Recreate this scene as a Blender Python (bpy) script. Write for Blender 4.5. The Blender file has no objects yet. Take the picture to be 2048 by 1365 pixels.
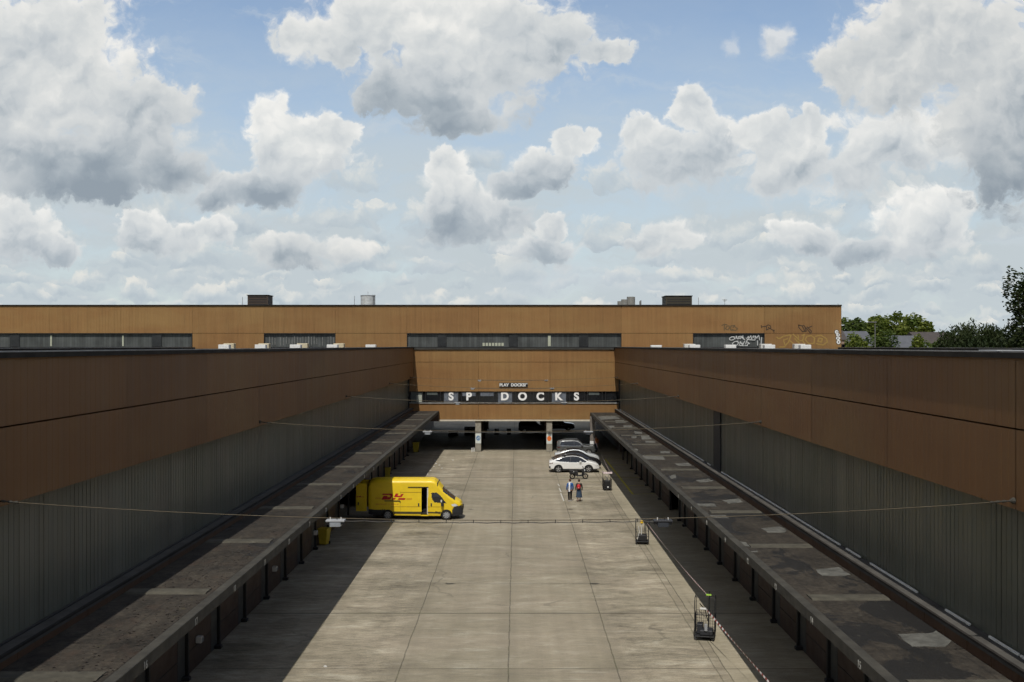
import bpy, math, random
from mathutils import Vector, Matrix
random.seed(7)
S = bpy.context.scene
C = S.collection
PI = math.pi
R = math.radians
# ------------------------------------------------------------------ camera
cam_d = bpy.data.cameras.new("camera")
cam = bpy.data.objects.new("camera", cam_d); C.objects.link(cam)
cam.location = (0, 0, 12.0); cam.rotation_euler = (R(90), 0, 0)
cam_d.sensor_width = 36; cam_d.lens = 36.83
cam_d.shift_x = -9 / 2048; cam_d.shift_y = 9.5 / 2048
cam_d.clip_end = 20000
S.camera = cam
F = 2095.0; VX, VY = 1033.0, 692.0; H = 12.0
def atY(px, py, Y):            # a photo pixel at a known distance -> world point
    return Vector(((px - VX) / F * Y, Y, H - (py - VY) / F * Y))
def gnd(px, py):               # a photo pixel on the ground
    Y = F * H / (py - VY); return Vector(((px - VX) / F * Y, Y, 0))
# ------------------------------------------------------------------ light
SX, SY = 0.082, 0.66           # light travels (SX, SY, -1)
sun_vec = Vector((-SX, -SY, 1)).normalized()
ELEV = math.asin(sun_vec.z); ROT = math.atan2(sun_vec.x, sun_vec.y)
sl = bpy.data.lights.new("sun", 'SUN'); sl.energy = 3.3; sl.angle = R(0.5); sl.color = (1, .955, .88)
so = bpy.data.objects.new("sun", sl); C.objects.link(so)
so.rotation_euler = sun_vec.to_track_quat('Z', 'Y').to_euler()
S.view_settings.view_transform = 'Standard'
try: S.view_settings.look = 'None'
except Exception: pass
S.view_settings.gamma = 1; S.view_settings.use_curve_mapping = False
S.view_settings.exposure = 0.0
S.cycles.max_bounces = 6; S.cycles.diffuse_bounces = 3; S.cycles.glossy_bounces = 3
S.cycles.transparent_max_bounces = 8
S.cycles.use_adaptive_sampling = True; S.cycles.adaptive_threshold = .03; S.cycles.adaptive_min_samples = 16
# ------------------------------------------------------------------ world: nishita sky + cumulus field
W = bpy.data.worlds.new("World"); S.world = W; W.use_nodes = True
nt = W.node_tree; nt.nodes.clear()
class NB:                      # tiny node-builder
    def __init__(s, t): s.t = t
    def n(s, typ, **k):
        o = s.t.nodes.new(typ)
        for a, b in k.items(): setattr(o, a, b)
        return o
    def put(s, sock, v):
        if hasattr(v, 'is_output') or isinstance(v, bpy.types.NodeSocket): s.t.links.new(v, sock)
        elif v is not None: sock.default_value = v
    def m(s, op, a, b=None, c=None, clamp=False):
        o = s.n('ShaderNodeMath', operation=op); o.use_clamp = clamp
        s.put(o.inputs[0], a)
        if b is not None: s.put(o.inputs[1], b)
        if c is not None: s.put(o.inputs[2], c)
        return o.outputs[0]
    def vm(s, op, a, b=None, c=None):
        o = s.n('ShaderNodeVectorMath', operation=op)
        s.put(o.inputs[0], a)
        if b is not None: s.put(o.inputs[1], b)
        if c is not None: s.put(o.inputs[2], c)
        return o.outputs['Value'] if op in ('LENGTH', 'DOT_PRODUCT', 'DISTANCE') else o.outputs[0]
    def ss(s, x, a, b, lo=0.0, hi=1.0):     # smoothstep
        o = s.n('ShaderNodeMapRange', interpolation_type='SMOOTHSTEP')
        s.put(o.inputs[0], x); o.inputs[1].default_value = a; o.inputs[2].default_value = b
        o.inputs[3].default_value = lo; o.inputs[4].default_value = hi
        return o.outputs[0]
    def lin(s, x, a, b, lo=0.0, hi=1.0):
        o = s.n('ShaderNodeMapRange'); s.put(o.inputs[0], x)
        for i, v in enumerate((a, b, lo, hi)): o.inputs[i + 1].default_value = v
        return o.outputs[0]
    def noise(s, vec, scale, detail=4, rough=.55, dist=0.0, col=False, dim='3D'):
        o = s.n('ShaderNodeTexNoise', noise_dimensions=dim); s.put(o.inputs['Vector'], vec)
        o.inputs['Scale'].default_value = scale; o.inputs['Detail'].default_value = detail
        o.inputs['Roughness'].default_value = rough; o.inputs['Distortion'].default_value = dist
        return o.outputs['Color'] if col else o.outputs[0]
    def vor(s, vec, scale, detail=0, rough=.5, feature='F1', out='Distance', smooth=.4, dim='3D'):
        o = s.n('ShaderNodeTexVoronoi', feature=feature, voronoi_dimensions=dim); s.put(o.inputs['Vector'], vec)
        o.inputs['Scale'].default_value = scale
        if 'Detail' in o.inputs: o.inputs['Detail'].default_value = detail; o.inputs['Roughness'].default_value = rough
        if feature == 'SMOOTH_F1': o.inputs['Smoothness'].default_value = smooth
        return o.outputs[out]
    def mix(s, f, a, b, blend='MIX'):
        o = s.n('ShaderNodeMix', data_type='RGBA', blend_type=blend)
        s.put(o.inputs[0], f)
        for q, v in ((6, a), (7, b)):
            if isinstance(v, (tuple, list)): v = (*v[:3], 1)
            s.put(o.inputs[q], v)
        return o.outputs[2]
    def ramp(s, f, stops):
        o = s.n('ShaderNodeValToRGB'); s.put(o.inputs[0], f)
        e = o.color_ramp.elements
        while len(e) < len(stops): e.new(.5)
        for i, (p, c) in enumerate(stops): e[i].position = p; e[i].color = (*c[:3], 1)
        return o.outputs[0]
def lin1(c):
    c /= 255.0
    return c / 12.92 if c <= .04045 else ((c + .055) / 1.055) ** 2.4
def rgb(r, g, b): return (lin1(r), lin1(g), lin1(b))
B = NB(nt)
sky = B.n('ShaderNodeTexSky', sky_type='NISHITA'); sky.sun_disc = False
sky.sun_elevation = ELEV; sky.sun_rotation = ROT; sky.altitude = 50; sky.air_density = 1.0; sky.dust_density = .4; sky.ozone_density = 1.6
SKY_STRENGTH = .13
skyc = B.vm('SCALE', sky.outputs[0]); skyc.node.inputs['Scale'].default_value = SKY_STRENGTH
tc = B.n('ShaderNodeTexCoord')
sx = B.n('ShaderNodeSeparateXYZ'); nt.links.new(tc.outputs['Generated'], sx.inputs[0])
ay = B.m('MAXIMUM', B.m('ABSOLUTE', sx.outputs[1]), .04)
# gnomonic coordinates of the view direction, 1 unit = 100 px of a 36.8 mm picture looking along +Y
U = B.m('MULTIPLY', B.m('DIVIDE', sx.outputs[0], ay), F / 100)
Vv = B.m('MULTIPLY', B.m('DIVIDE', sx.outputs[2], ay), F / 100)
cb = B.n('ShaderNodeCombineXYZ'); B.put(cb.inputs[0], U); B.put(cb.inputs[1], Vv); cb.inputs[2].default_value = 3.7
P0 = cb.outputs[0]
warp = B.vm('SUBTRACT', B.noise(P0, .9, 3, .6, col=True, dim='2D'), (.5, .5, .5))
P = B.vm('MULTIPLY_ADD', warp, (.75, .55, 0), P0)
warp2 = B.vm('SUBTRACT', B.noise(P0, 5.0, 3, .6, col=True, dim='2D'), (.5, .5, .5))
P = B.vm('MULTIPLY_ADD', warp2, (.20, .18, 0), P)
def cloudtex(p):
    a = B.m('SUBTRACT', 1.0, B.vor(p, 1.7, 3, .55, dim='2D'))
    b = B.noise(p, 1.5, 8, .62, dim='2D')
    return B.m('ADD', B.m('MULTIPLY', a, KV), B.m('MULTIPLY', b, KN))
KV, KN, TM = .38, .95, .66
T1 = cloudtex(P)
def lowtex(p): return B.m('ADD', B.m('MULTIPLY', B.m('SUBTRACT', 1.0, B.vor(p, 1.7, 2, .45, dim='2D')), KV), B.m('MULTIPLY', B.noise(p, 1.5, 4, .52, dim='2D'), KN))
relief = B.m('SUBTRACT', lowtex(P), lowtex(B.vm('ADD', P, (-.10, .19, 0))))          # >0 where the surface faces up-left, to the sun
soft = B.noise(P0, .55, 3, .5, dim='2D')
TS = B.m('SUBTRACT', T1, TM)
sp = B.n('ShaderNodeSeparateXYZ'); B.put(sp.inputs[0], P); PY = B.m('ADD', B.m('MULTIPLY', sp.outputs[1], .45), B.m('MULTIPLY', Vv, .55))
# group: one cloud = shading + over
def mk_group():
    g = bpy.data.node_groups.new("cumulus", 'ShaderNodeTree')
    for nm, ty, io in (('Prev', 'NodeSocketColor', 'INPUT'), ('Field', 'NodeSocketFloat', 'INPUT'), ('Tex', 'NodeSocketFloat', 'INPUT'),
                       ('Relief', 'NodeSocketFloat', 'INPUT'), ('PY', 'NodeSocketFloat', 'INPUT'), ('Base', 'NodeSocketFloat', 'INPUT'),
                       ('InvH', 'NodeSocketFloat', 'INPUT'), ('Gain', 'NodeSocketFloat', 'INPUT'), ('Opac', 'NodeSocketFloat', 'INPUT'), ('Soft', 'NodeSocketFloat', 'INPUT'), ('Color', 'NodeSocketColor', 'OUTPUT')):
        g.interface.new_socket(nm, in_out=io, socket_type=ty)
    b = NB(g); gi = b.n('NodeGroupInput'); go = b.n('NodeGroupOutput'); I = gi.outputs
    fld = b.m('ADD', b.m('ADD', .10, b.m('MULTIPLY', I['Field'], 1.9)), b.m('MULTIPLY', I['Tex'], 1.35))
    t = b.m('MULTIPLY', b.m('SUBTRACT', I['PY'], I['Base']), I['InvH'])
    # flat base: fade quickly under the base line
    fld = b.m('ADD', fld, b.m('MINIMUM', b.m('MULTIPLY', b.m('ADD', t, .10), 3.6), 0.0))
    wd = b.m('ADD', .04, b.m('MULTIPLY', I['Soft'], .95))
    a = b.m('SMOOTH_MIN', 1.0, b.m('MAXIMUM', b.m('DIVIDE', fld, wd), 0.0), .25)
    a = b.m('MULTIPLY', a, a)
    tt = b.lin(b.m('SMOOTH_MAX', t, 0.0, .25), .03, .70, .0, .62)
    sh = b.m('ADD', b.m('ADD', tt, b.m('MULTIPLY', b.m('MULTIPLY', I['Relief'], .52), b.ss(t, -.1, .45, .25, 1.0))), b.m('MULTIPLY', b.m('SUBTRACT', I['Soft'], .5), .9))
    thick = b.ss(fld, .0, 1.1, .26, 0.0)
    sh = b.m('ADD', b.m('ADD', sh, thick), .045)
    c = b.ramp(sh, [(.0, rgb(150, 162, 173)), (.16, rgb(172, 182, 190)), (.36, rgb(200, 206, 210)), (.60, rgb(220, 223, 223)), (.92, rgb(245, 244, 240))])
    cs = b.vm('SCALE', c); b.put(cs.node.inputs['Scale'], I['Gain'])
    out = b.mix(b.m('MULTIPLY', a, I['Opac'], clamp=True), I['Prev'], cs)
    b.put(go.inputs[0], out)
    return g
G = mk_group()
def lobe(cx, cy, rx, ry):
    c = ((cx - VX) / 100, (VY - cy) / 100, 0)
    d = B.vm('MULTIPLY', B.vm('SUBTRACT', P, c), (100 / rx, 100 / ry, 0))
    return B.m('SUBTRACT', 1.0, B.vm('LENGTH', d))
def cloud(prev, base, top, lobes, gain=1.0, op=1.0, sf=None):
    f = None
    for l in lobes:
        q = lobe(*l); f = q if f is None else B.m('SMOOTH_MAX', f, q, .15)
    n = B.n('ShaderNodeGroup'); n.node_tree = G
    for k, v in (('Prev', prev), ('Field', f), ('Tex', TS), ('Relief', relief), ('PY', PY), ('Soft', sf if sf is not None else soft), ('Base', (VY - base) / 100),
                 ('InvH', 100.0 / (base - top)), ('Gain', gain), ('Opac', op)): B.put(n.inputs[k], v)
    return n.outputs[0]
el = sx.outputs[2]
# thin haze that whitens the sky towards the horizon
hz = B.ss(Vv, 7.2, 1.6, 0.19, 1.0)
veil = B.noise(B.vm('MULTIPLY', P, (.35, 1.0, 1)), .9, 5, .6, dim='2D')
hz2 = B.m('MULTIPLY', hz, B.lin(veil, .3, .6, .75, 1.15), clamp=True)
infront = B.ss(el, .75, .45, 0, 1)
col = B.mix(B.m('MULTIPLY', hz2, infront), skyc, rgb(194, 204, 209))
# wide scattered far cumulus rows near the horizon, fainter and smaller
def cells(prev, wx, wy, yb, yt, dens, op, seed):
    pv = B.vm('ADD', B.vm('MULTIPLY', P, (100 / wx, 100 / wy, 0)), (seed, seed * .61, 0))
    v = B.n('ShaderNodeTexVoronoi', feature='F1', voronoi_dimensions='2D'); B.put(v.inputs['Vector'], pv); v.inputs['Scale'].default_value = 1.0; v.inputs['Randomness'].default_value = .85
    loc = B.vm('SUBTRACT', pv, v.outputs['Position']); ls = B.n('ShaderNodeSeparateXYZ'); B.put(ls.inputs[0], loc)
    cs_ = B.n('ShaderNodeSeparateColor'); B.put(cs_.inputs[0], v.outputs['Color'])
    fld = B.m('ADD', B.m('SUBTRACT', .80, B.m('MULTIPLY', B.vm('LENGTH', loc), 1.15)), B.m('MULTIPLY', TS, 1.3))
    fld = B.m('ADD', fld, B.m('MINIMUM', 0.0, B.m('MULTIPLY', B.m('ADD', ls.outputs[1], .22), 2.2)))
    fld = B.m('SUBTRACT', fld, B.m('MULTIPLY', B.m('GREATER_THAN', cs_.outputs[0], dens), .6))
    band = B.m('MULTIPLY', B.ss(Vv, (VY - yt) / 100 + .5, (VY - yt) / 100, 0, 1), B.ss(Vv, (VY - yb) / 100 - .2, (VY - yb) / 100 + .1, 0, 1))
    a_ = B.m('MULTIPLY', B.m('MULTIPLY', B.ss(fld, 0, .5, 0, 1), band), op)
    sh = B.m('ADD', B.m('ADD', .38, B.m('MULTIPLY', ls.outputs[1], 1.25)), B.m('MULTIPLY', relief, .8))
    c = B.ramp(sh, [(0, rgb(178, 190, 199)), (.35, rgb(192, 202, 208)), (.62, rgb(208, 214, 215)), (1, rgb(230, 229, 223))])
    return B.mix(a_, prev, c)
col = cells(col, 70, 26, 690, 560, .85, .8, 3.1)
col = cells(col, 120, 46, 640, 480, .85, .85, 8.7)
col = cells(col, 190, 80, 560, 330, .85, .85, 21.3)
wis = B.noise(B.vm('ADD', B.vm('MULTIPLY', P, (.22, .8, 1)), (4.4, 1.3, 0)), 1.0, 6, .62, .5, dim='2D')
col = B.mix(B.ss(wis, .50, .74, 0, .55), col, rgb(200, 209, 216))
# single clouds, far ones first
col = cloud(col, 545, 430, [(1340, 470, 90, 45), (1300, 490, 60, 30)], .97, .85)
col = cloud(col, 550, 455, [(570, 505, 130, 42), (690, 500, 80, 32)], .93, .85)
col = cloud(col, 540, 430, [(1095, 500, 95, 42), (1098, 455, 45, 32)], .99, .9)
col = cloud(col, 515, 415, [(330, 475, 130, 45), (280, 448, 60, 38), (425, 455, 55, 32)], 1.0, .92)
col = cloud(col, 545, 400, [(45, 470, 95, 70), (20, 430, 60, 50), (120, 505, 60, 35)], 1.0, .96)
col = cloud(col, 545, 400, [(1620, 478, 90, 48), (1580, 452, 50, 26)], .99, .95)
col = cloud(col, 545, 365, [(1840, 450, 130, 95), (1885, 400, 70, 50), (1745, 500, 100, 40)], 1.0, .97)
col = cloud(col, 495, 290, [(940, 430, 130, 75), (890, 345, 62, 66), (1000, 440, 70, 55), (900, 400, 75, 80)], .99, .95)
col = cloud(col, 410, 250, [(1090, 335, 90, 50), (1145, 285, 60, 42), (1040, 365, 80, 35)], 1.0, .98)
col = cloud(col, 395, 165, [(1340, 325, 150, 85), (1395, 225, 60, 66), (1430, 290, 75, 75), (1285, 275, 65, 55)], .99, .96)
col = cloud(col, 430, 215, [(1570, 320, 115, 110), (1615, 265, 55, 55), (1520, 265, 65, 50)], .98, .97)
col = cloud(col, 410, 190, [(1800, 285, 180, 95), (1905, 280, 80, 85), (1720, 340, 90, 70)], .98, .96)
col = cloud(col, 420, -120, [(1880, 70, 230, 150), (2010, 220, 180, 230), (1705, 130, 100, 80), (2080, 320, 170, 130), (1800, 170, 130, 90)], .90, 1.0)
col = cloud(col, 290, -130, [(860, 50, 310, 120), (900, 160, 230, 105), (1080, 90, 150, 90), (1220, 108, 80, 34), (650, 80, 130, 75), (930, 235, 150, 48)], .96, 1.0)
col = cloud(col, 440, 190, [(600, 300, 130, 95), (545, 240, 62, 62), (660, 265, 65, 55), (500, 375, 150, 52), (430, 400, 90, 30)], 1.0, 1.0)
col = cloud(col, 405, -60, [(70, 150, 290, 220), (250, 250, 180, 125), (130, 325, 360, 95), (-150, 120, 300, 300), (300, 350, 170, 50)], .95, 1.0)
col = cloud(col, 150, -20, [(1555, 82, 46, 50)], .90, .75, 1.0)
col = cloud(col, 120, 60, [(1456, 92, 20, 30)], .90, .4, 1.2)
# unseen broken cloud added above and at the sides to warm the shade fill
gp = B.vm('MULTIPLY', tc.outputs['Generated'], (1, 1, 1.6))
gt = B.noise(gp, 2.6, 7, .6)
ga = B.m('MULTIPLY', B.ss(gt, .40, .54, 0, 1), B.ss(el, .0, .05, 0, .9))
haze_o = B.mix(B.ss(el, .30, .0, 0, .8), skyc, rgb(192, 203, 210))
col_o = B.mix(ga, haze_o, B.ramp(el, [(0.0, rgb(172, 170, 166)), (.35, rgb(158, 154, 146)), (1.0, rgb(156, 151, 142))]))
below = B.ss(el, -.002, -.03, 0, 1)
col_o = B.mix(below, col_o, rgb(90, 88, 80))
out_mask = B.m('MAXIMUM', B.ss(Vv, 7.6, 10.5, 0, 1), B.m('MAXIMUM', B.ss(B.m('ABSOLUTE', U), 11.5, 14, 0, 1), B.ss(el, 0.0, -.003, 0, 1)))
out_mask = B.m('MAXIMUM', out_mask, B.m('LESS_THAN', sx.outputs[1], 0.0))
bg = B.n('ShaderNodeBackground'); B.put(bg.inputs[0], col); bg.inputs[1].default_value = 1.0
bgo = B.n('ShaderNodeBackground'); B.put(bgo.inputs[0], col_o); bgo.inputs[1].default_value = 1.0
mxs = B.n('ShaderNodeMixShader'); B.put(mxs.inputs[0], out_mask); nt.links.new(bg.outputs[0], mxs.inputs[1]); nt.links.new(bgo.outputs[0], mxs.inputs[2])
wo = B.n('ShaderNodeOutputWorld'); nt.links.new(mxs.outputs[0], wo.inputs[0])
W.cycles.sampling_method = 'MANUAL'; W.cycles.sample_map_resolution = 512

# ------------------------------------------------------------------ materials
MATS = {}
def newmat(name):
    m = bpy.data.materials.new(name); m.use_nodes = True
    t = m.node_tree; t.nodes.clear(); b = NB(t)
    bs = b.n('ShaderNodeBsdfPrincipled'); o = b.n('ShaderNodeOutputMaterial'); t.links.new(bs.outputs[0], o.inputs[0])
    MATS[name] = m
    return m, b, bs
def pos(b):
    return b.n('ShaderNodeNewGeometry').outputs['Position']
def objc(b):
    return b.n('ShaderNodeTexCoord').outputs['Object']
def bump(b, bs, h, strength=.3, dist=.02):
    o = b.n('ShaderNodeBump'); o.inputs['Strength'].default_value = strength; o.inputs['Distance'].default_value = dist
    b.put(o.inputs['Height'], h); b.put(bs.inputs['Normal'], o.outputs[0])
def plain(name, c, rough=.6, metal=0.0, var=.12, scale=6.0, spec=.5, coat=0.0):
    m, b, bs = newmat(name)
    n = b.noise(pos(b), scale, 5, .6)
    k = b.lin(n, .3, .7, 1 - var, 1 + var)
    cc = b.vm('SCALE', b.vm('ADD', (c[0], c[1], c[2]), (0, 0, 0))); b.put(cc.node.inputs['Scale'], k)
    b.put(bs.inputs['Base Color'], cc)
    b.put(bs.inputs['Roughness'], b.lin(b.noise(pos(b), scale * 2.3, 3), .3, .7, max(.03, rough - .07), min(1, rough + .07)))
    bs.inputs['Metallic'].default_value = metal
    bs.inputs['Specular IOR Level'].default_value = spec
    if coat: bs.inputs['Coat Weight'].default_value = coat; bs.inputs['Coat Roughness'].default_value = .05
    return m
def cladding(name, c, axis, rough=.42):
    m, b, bs = newmat(name); p = pos(b)
    st = b.vm('MULTIPLY', p, (1.2, .02, .05) if axis == 'X' else (.02, 1.2, .05))
    big = b.noise(b.vm('MULTIPLY', p, (.12, .12, .3)), 1.0, 4, .6)
    fine = b.noise(st, 2.5, 5, .65)
    # every sheet of cladding aged a little differently
    sp_ = b.n('ShaderNodeSeparateXYZ'); b.put(sp_.inputs[0], p)
    ax = sp_.outputs[0 if axis == 'X' else 1]
    pid = b.m('FLOOR', b.m('DIVIDE', b.m('ADD', ax, 4.3 if axis == 'X' else -23.3), 8.08 if axis == 'X' else 8.07))
    wn = b.n('ShaderNodeTexWhiteNoise', noise_dimensions='1D'); b.put(wn.inputs['W'], pid)
    rid = b.m('FLOOR', b.m('DIVIDE', ax, .34)); wn2 = b.n('ShaderNodeTexWhiteNoise', noise_dimensions='1D'); b.put(wn2.inputs['W'], rid)
    k = b.m('ADD', b.lin(wn.outputs[0], 0, 1, -.075, .075), b.lin(wn2.outputs[0], 0, 1, -.03, .03))
    k = b.m('ADD', k, b.m('ADD', b.lin(big, .3, .7, -.13, .13), b.lin(fine, .3, .7, .92, 1.08)))
    cc = b.vm('SCALE', b.mix(b.ss(big, .35, .7), (c[0] * 1.03, c[1] * .97, c[2] * .95), (c[0] * .97, c[1] * 1.03, c[2] * 1.05))); b.put(cc.node.inputs['Scale'], k)
    # rain streaks down from the top edge
    stk = b.ss(b.noise(b.vm('MULTIPLY', p, (2.5, 2.5, .12)), 1.5, 6, .75), .54, .74, 0, .36)
    b.put(bs.inputs['Base Color'], b.mix(stk, cc, (c[0] * .45, c[1] * .45, c[2] * .5)))
    b.put(bs.inputs['Roughness'], b.lin(fine, .3, .7, rough - .06, rough + .1))
    bs.inputs['Specular IOR Level'].default_value = .35
    return m
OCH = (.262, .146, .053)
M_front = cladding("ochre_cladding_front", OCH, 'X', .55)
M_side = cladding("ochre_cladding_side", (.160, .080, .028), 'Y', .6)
M_plinth = cladding("plinth_shaded_brown", (.085, .045, .022), 'Y', .7)  # darker copy of the side cladding, its shade put into the colour
M_coping = plain("dark_coping", (.030, .027, .024), .85, var=.3, scale=1.3, spec=.12)
M_black = plain("black_steel", (.012, .012, .013), .6)
M_dark = plain("dark_void", (.006, .006, .006), .9)
M_gravel = plain("roof_gravel", (.06, .057, .05), .95, var=.35, scale=3, spec=.1)
M_flash = plain("zinc_flashing", (.32, .31, .29), .5, metal=.2, var=.25, scale=2)
M_cream = plain("cream_flashing", (.62, .56, .44), .6, var=.15, scale=2)
M_white = plain("white_paint", (.72, .72, .70), .5)
M_offw = plain("off_white_plastic", (.62, .61, .57), .5)
M_ltgrey = plain("light_grey_metal", (.33, .34, .35), .45)
M_grey = plain("grey_metal", (.15, .15, .145), .5)
M_concol = plain("column_concrete", (.27, .25, .205), .85, var=.18, scale=3)
M_wire = plain("old_wire", (.13, .108, .075), .8, spec=.1)
M_cable = plain("black_cable", (.03, .028, .025), .6)
M_fascia = plain("fascia_concrete", (.045, .042, .034), .85, var=.4, scale=1.5)
M_door = None
def glazing(name):
    m, b, bs = newmat(name); p = pos(b)
    sp_ = b.n('ShaderNodeSeparateXYZ'); b.put(sp_.inputs[0], p)
    # long axis is whichever of x/y the strip runs along: sum works for both
    ax = b.m('ADD', sp_.outputs[0], sp_.outputs[1])
    w1 = b.n('ShaderNodeTexWhiteNoise', noise_dimensions='1D'); b.put(w1.inputs['W'], b.m('FLOOR', b.m('DIVIDE', ax, .262)))
    w2 = b.n('ShaderNodeTexWhiteNoise', noise_dimensions='1D'); b.put(w2.inputs['W'], b.m('FLOOR', b.m('DIVIDE', ax, 1.31)))
    streak = b.noise(b.vm('MULTIPLY', p, (1.5, 1.5, .1)), 2.0, 5, .7)
    big = b.noise(b.vm('MULTIPLY', p, (.2, .2, .5)), 1, 3)
    k = b.m('ADD', b.lin(w1.outputs[0], 0, 1, .94, 1.06), b.lin(w2.outputs[0], 0, 1, -.10, .10))
    k = b.m('ADD', k, b.m('ADD', b.lin(streak, .3, .7, -.14, .14), b.lin(big, .3, .7, -.15, .15)))
    cc = b.vm('SCALE', b.mix(b.ss(big, .3, .7), (.134, .140, .108), (.128, .122, .098))); b.put(cc.node.inputs['Scale'], k)
    b.put(bs.inputs['Base Color'], cc)
    b.put(bs.inputs['Roughness'], b.lin(w1.outputs[0], 0, 1, .3, .42))
    bs.inputs['Specular IOR Level'].default_value = .3
    return m
M_glaz = glazing("channel_glass")
def yard_mat():
    m, b, bs = newmat("yard_concrete"); p = pos(b)
    s = b.n('ShaderNodeSeparateXYZ'); b.put(s.inputs[0], p); X, Y = s.outputs[0], s.outputs[1]
    wob = b.m('MULTIPLY', b.m('SUBTRACT', b.noise(p, .8, 4), .5), .10)
    Xw = b.m('ADD', X, wob); Yw = b.m('ADD', Y, b.m('MULTIPLY', wob, .4))
    def line(v, off, per, w):
        f = b.m('ABSOLUTE', b.m('SUBTRACT', b.m('FRACT', b.m('ADD', b.m('DIVIDE', b.m('SUBTRACT', v, off), per), .5)), .5))
        return b.ss(b.m('MULTIPLY', f, per), w, w * .35, 0, 1)
    jx = line(Xw, -.30, 4.03, .036); jy = line(Yw, 47.0, 8.07, .05); jY = line(Y, 47.0, 24.21, .075)
    j2 = line(Xw, 7.40, 200, .04)
    a = b.noise(b.vm('MULTIPLY', p, (.14, .22, 1)), 1, 8, .66)
    c = b.noise(b.vm('MULTIPLY', p, (.35, .8, 1)), 1, 11, .76, .5)
    d = b.noise(b.vm('MULTIPLY', p, (1.1, 5.5, 1)), 1.3, 7, .74)
    st2 = b.noise(b.vm('MULTIPLY', p, (.12, 2.2, 1)), 1.0, 6, .72, .3)
    e = b.noise(p, 14, 4, .7)
    k = b.m('ADD', b.lin(a, .3, .7, .76, 1.20), b.m('ADD', b.lin(c, .25, .75, -.36, .36), b.m('ADD', b.lin(d, .25, .75, -.34, .34), b.m('ADD', b.lin(st2, .3, .7, -.07, .07), b.lin(e, .3, .7, -.15, .15)))))
    lane = b.ss(b.m('ABSOLUTE', b.m('ADD', X, b.m('MULTIPLY', a, .8))), 3.3, 4.8, .6, 1.35)
    k = b.m('ADD', 1.0, b.m('MULTIPLY', b.m('SUBTRACT', k, 1.0), lane))
    tyre = b.noise(b.vm('MULTIPLY', p, (1.6, .035, 1)), 1.0, 4, .6)
    k = b.m('ADD', k, b.lin(tyre, .3, .7, -.07, .07))
    sl_ = b.m('FLOOR', b.m('DIVIDE', b.m('ADD', X, .3), 4.03)); sl2 = b.m('FLOOR', b.m('DIVIDE', b.m('SUBTRACT', Y, 47.0), 8.07))
    wn = b.n('ShaderNodeTexWhiteNoise', noise_dimensions='2D'); cv = b.n('ShaderNodeCombineXYZ'); b.put(cv.inputs[0], sl_); b.put(cv.inputs[1], sl2); b.put(wn.inputs['Vector'], cv.outputs[0])
    k = b.m('ADD', k, b.lin(wn.outputs[0], 0, 1, -.05, .05))
    base = b.mix(b.ss(a, .35, .65), (.296, .262, .188), (.300, .260, .192))
    base = b.mix(b.ss(c, .5, .72, 0, .6), base, (.36, .34, .275))
    cc = b.vm('SCALE', base); b.put(cc.node.inputs['Scale'], k)
    # scattered dark smears and worn spots
    smear = b.ss(b.noise(b.vm('MULTIPLY', p, (.6, 2.4, 1)), 1.1, 9, .78, .3), .53, .70, 0, .62)
    cc = b.mix(b.m('MULTIPLY', smear, b.ss(lane, .6, 1.35, .5, 1.0)), cc, (.105, .092, .068))
    lite = b.ss(b.noise(b.vm('ADD', b.vm('MULTIPLY', p, (.35, 1.7, 1)), (31, 7, 0)), 1.3, 7, .72), .55, .72, 0, .65)
    cc = b.mix(lite, cc, (.44, .41, .33))
    spot = b.ss(b.vor(b.vm('MULTIPLY', p, (.8, 1.2, 1)), .45, 0), .055, .02, 0, .75)
    cc = b.mix(b.m('MULTIPLY', spot, b.ss(d, .45, .6)), cc, (.06, .055, .045))
    crk = b.ss(b.vor(b.vm('ADD', p, b.vm('SCALE', b.noise(p, 1.0, 4, .6, col=True))), .16, 0, feature='DISTANCE_TO_EDGE'), .014, .004, 0, 1)
    crk = b.m('MULTIPLY', crk, b.ss(b.noise(p, .13, 2), .57, .62, 0, .32))
    cc = b.mix(crk, cc, (.07, .065, .05))
    # dirt gathers along the joints
    dj = b.m('MAXIMUM', line(Xw, -.30, 4.03, .6), line(Yw, 47.0, 24.21, .8))
    cc = b.mix(b.m('MULTIPLY', b.m('MULTIPLY', dj, .3), b.ss(d, .35, .65)), cc, (.13, .115, .085))
    cc = b.mix(b.ss(X, 7.74, 7.78, 0, .35), cc, (.40, .36, .26))
    jj = b.m('MAXIMUM', b.m('MULTIPLY', jx, b.ss(st2, .3, .6, .75, .5)), b.m('MAXIMUM', b.m('MULTIPLY', jy, b.ss(c, .35, .6, .25, .75)), b.m('MULTIPLY', jY, .85)))
    jj = b.m('MAXIMUM', jj, b.m('MULTIPLY', j2, .45))
    moss = b.ss(b.noise(p, .9, 4), .45, .6)
    cc = b.mix(jj, cc, b.mix(moss, (.045, .04, .03), (.07, .072, .035)))
    b.put(bs.inputs['Base Color'], cc)
    b.put(bs.inputs['Roughness'], b.lin(c, .3, .7, .62, .85))
    bs.inputs['Specular IOR Level'].default_value = .35
    bump(b, bs, b.m('SUBTRACT', b.m('MULTIPLY', e, .4), jj), .35, .02)
    return m
M_yard = yard_mat()
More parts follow.
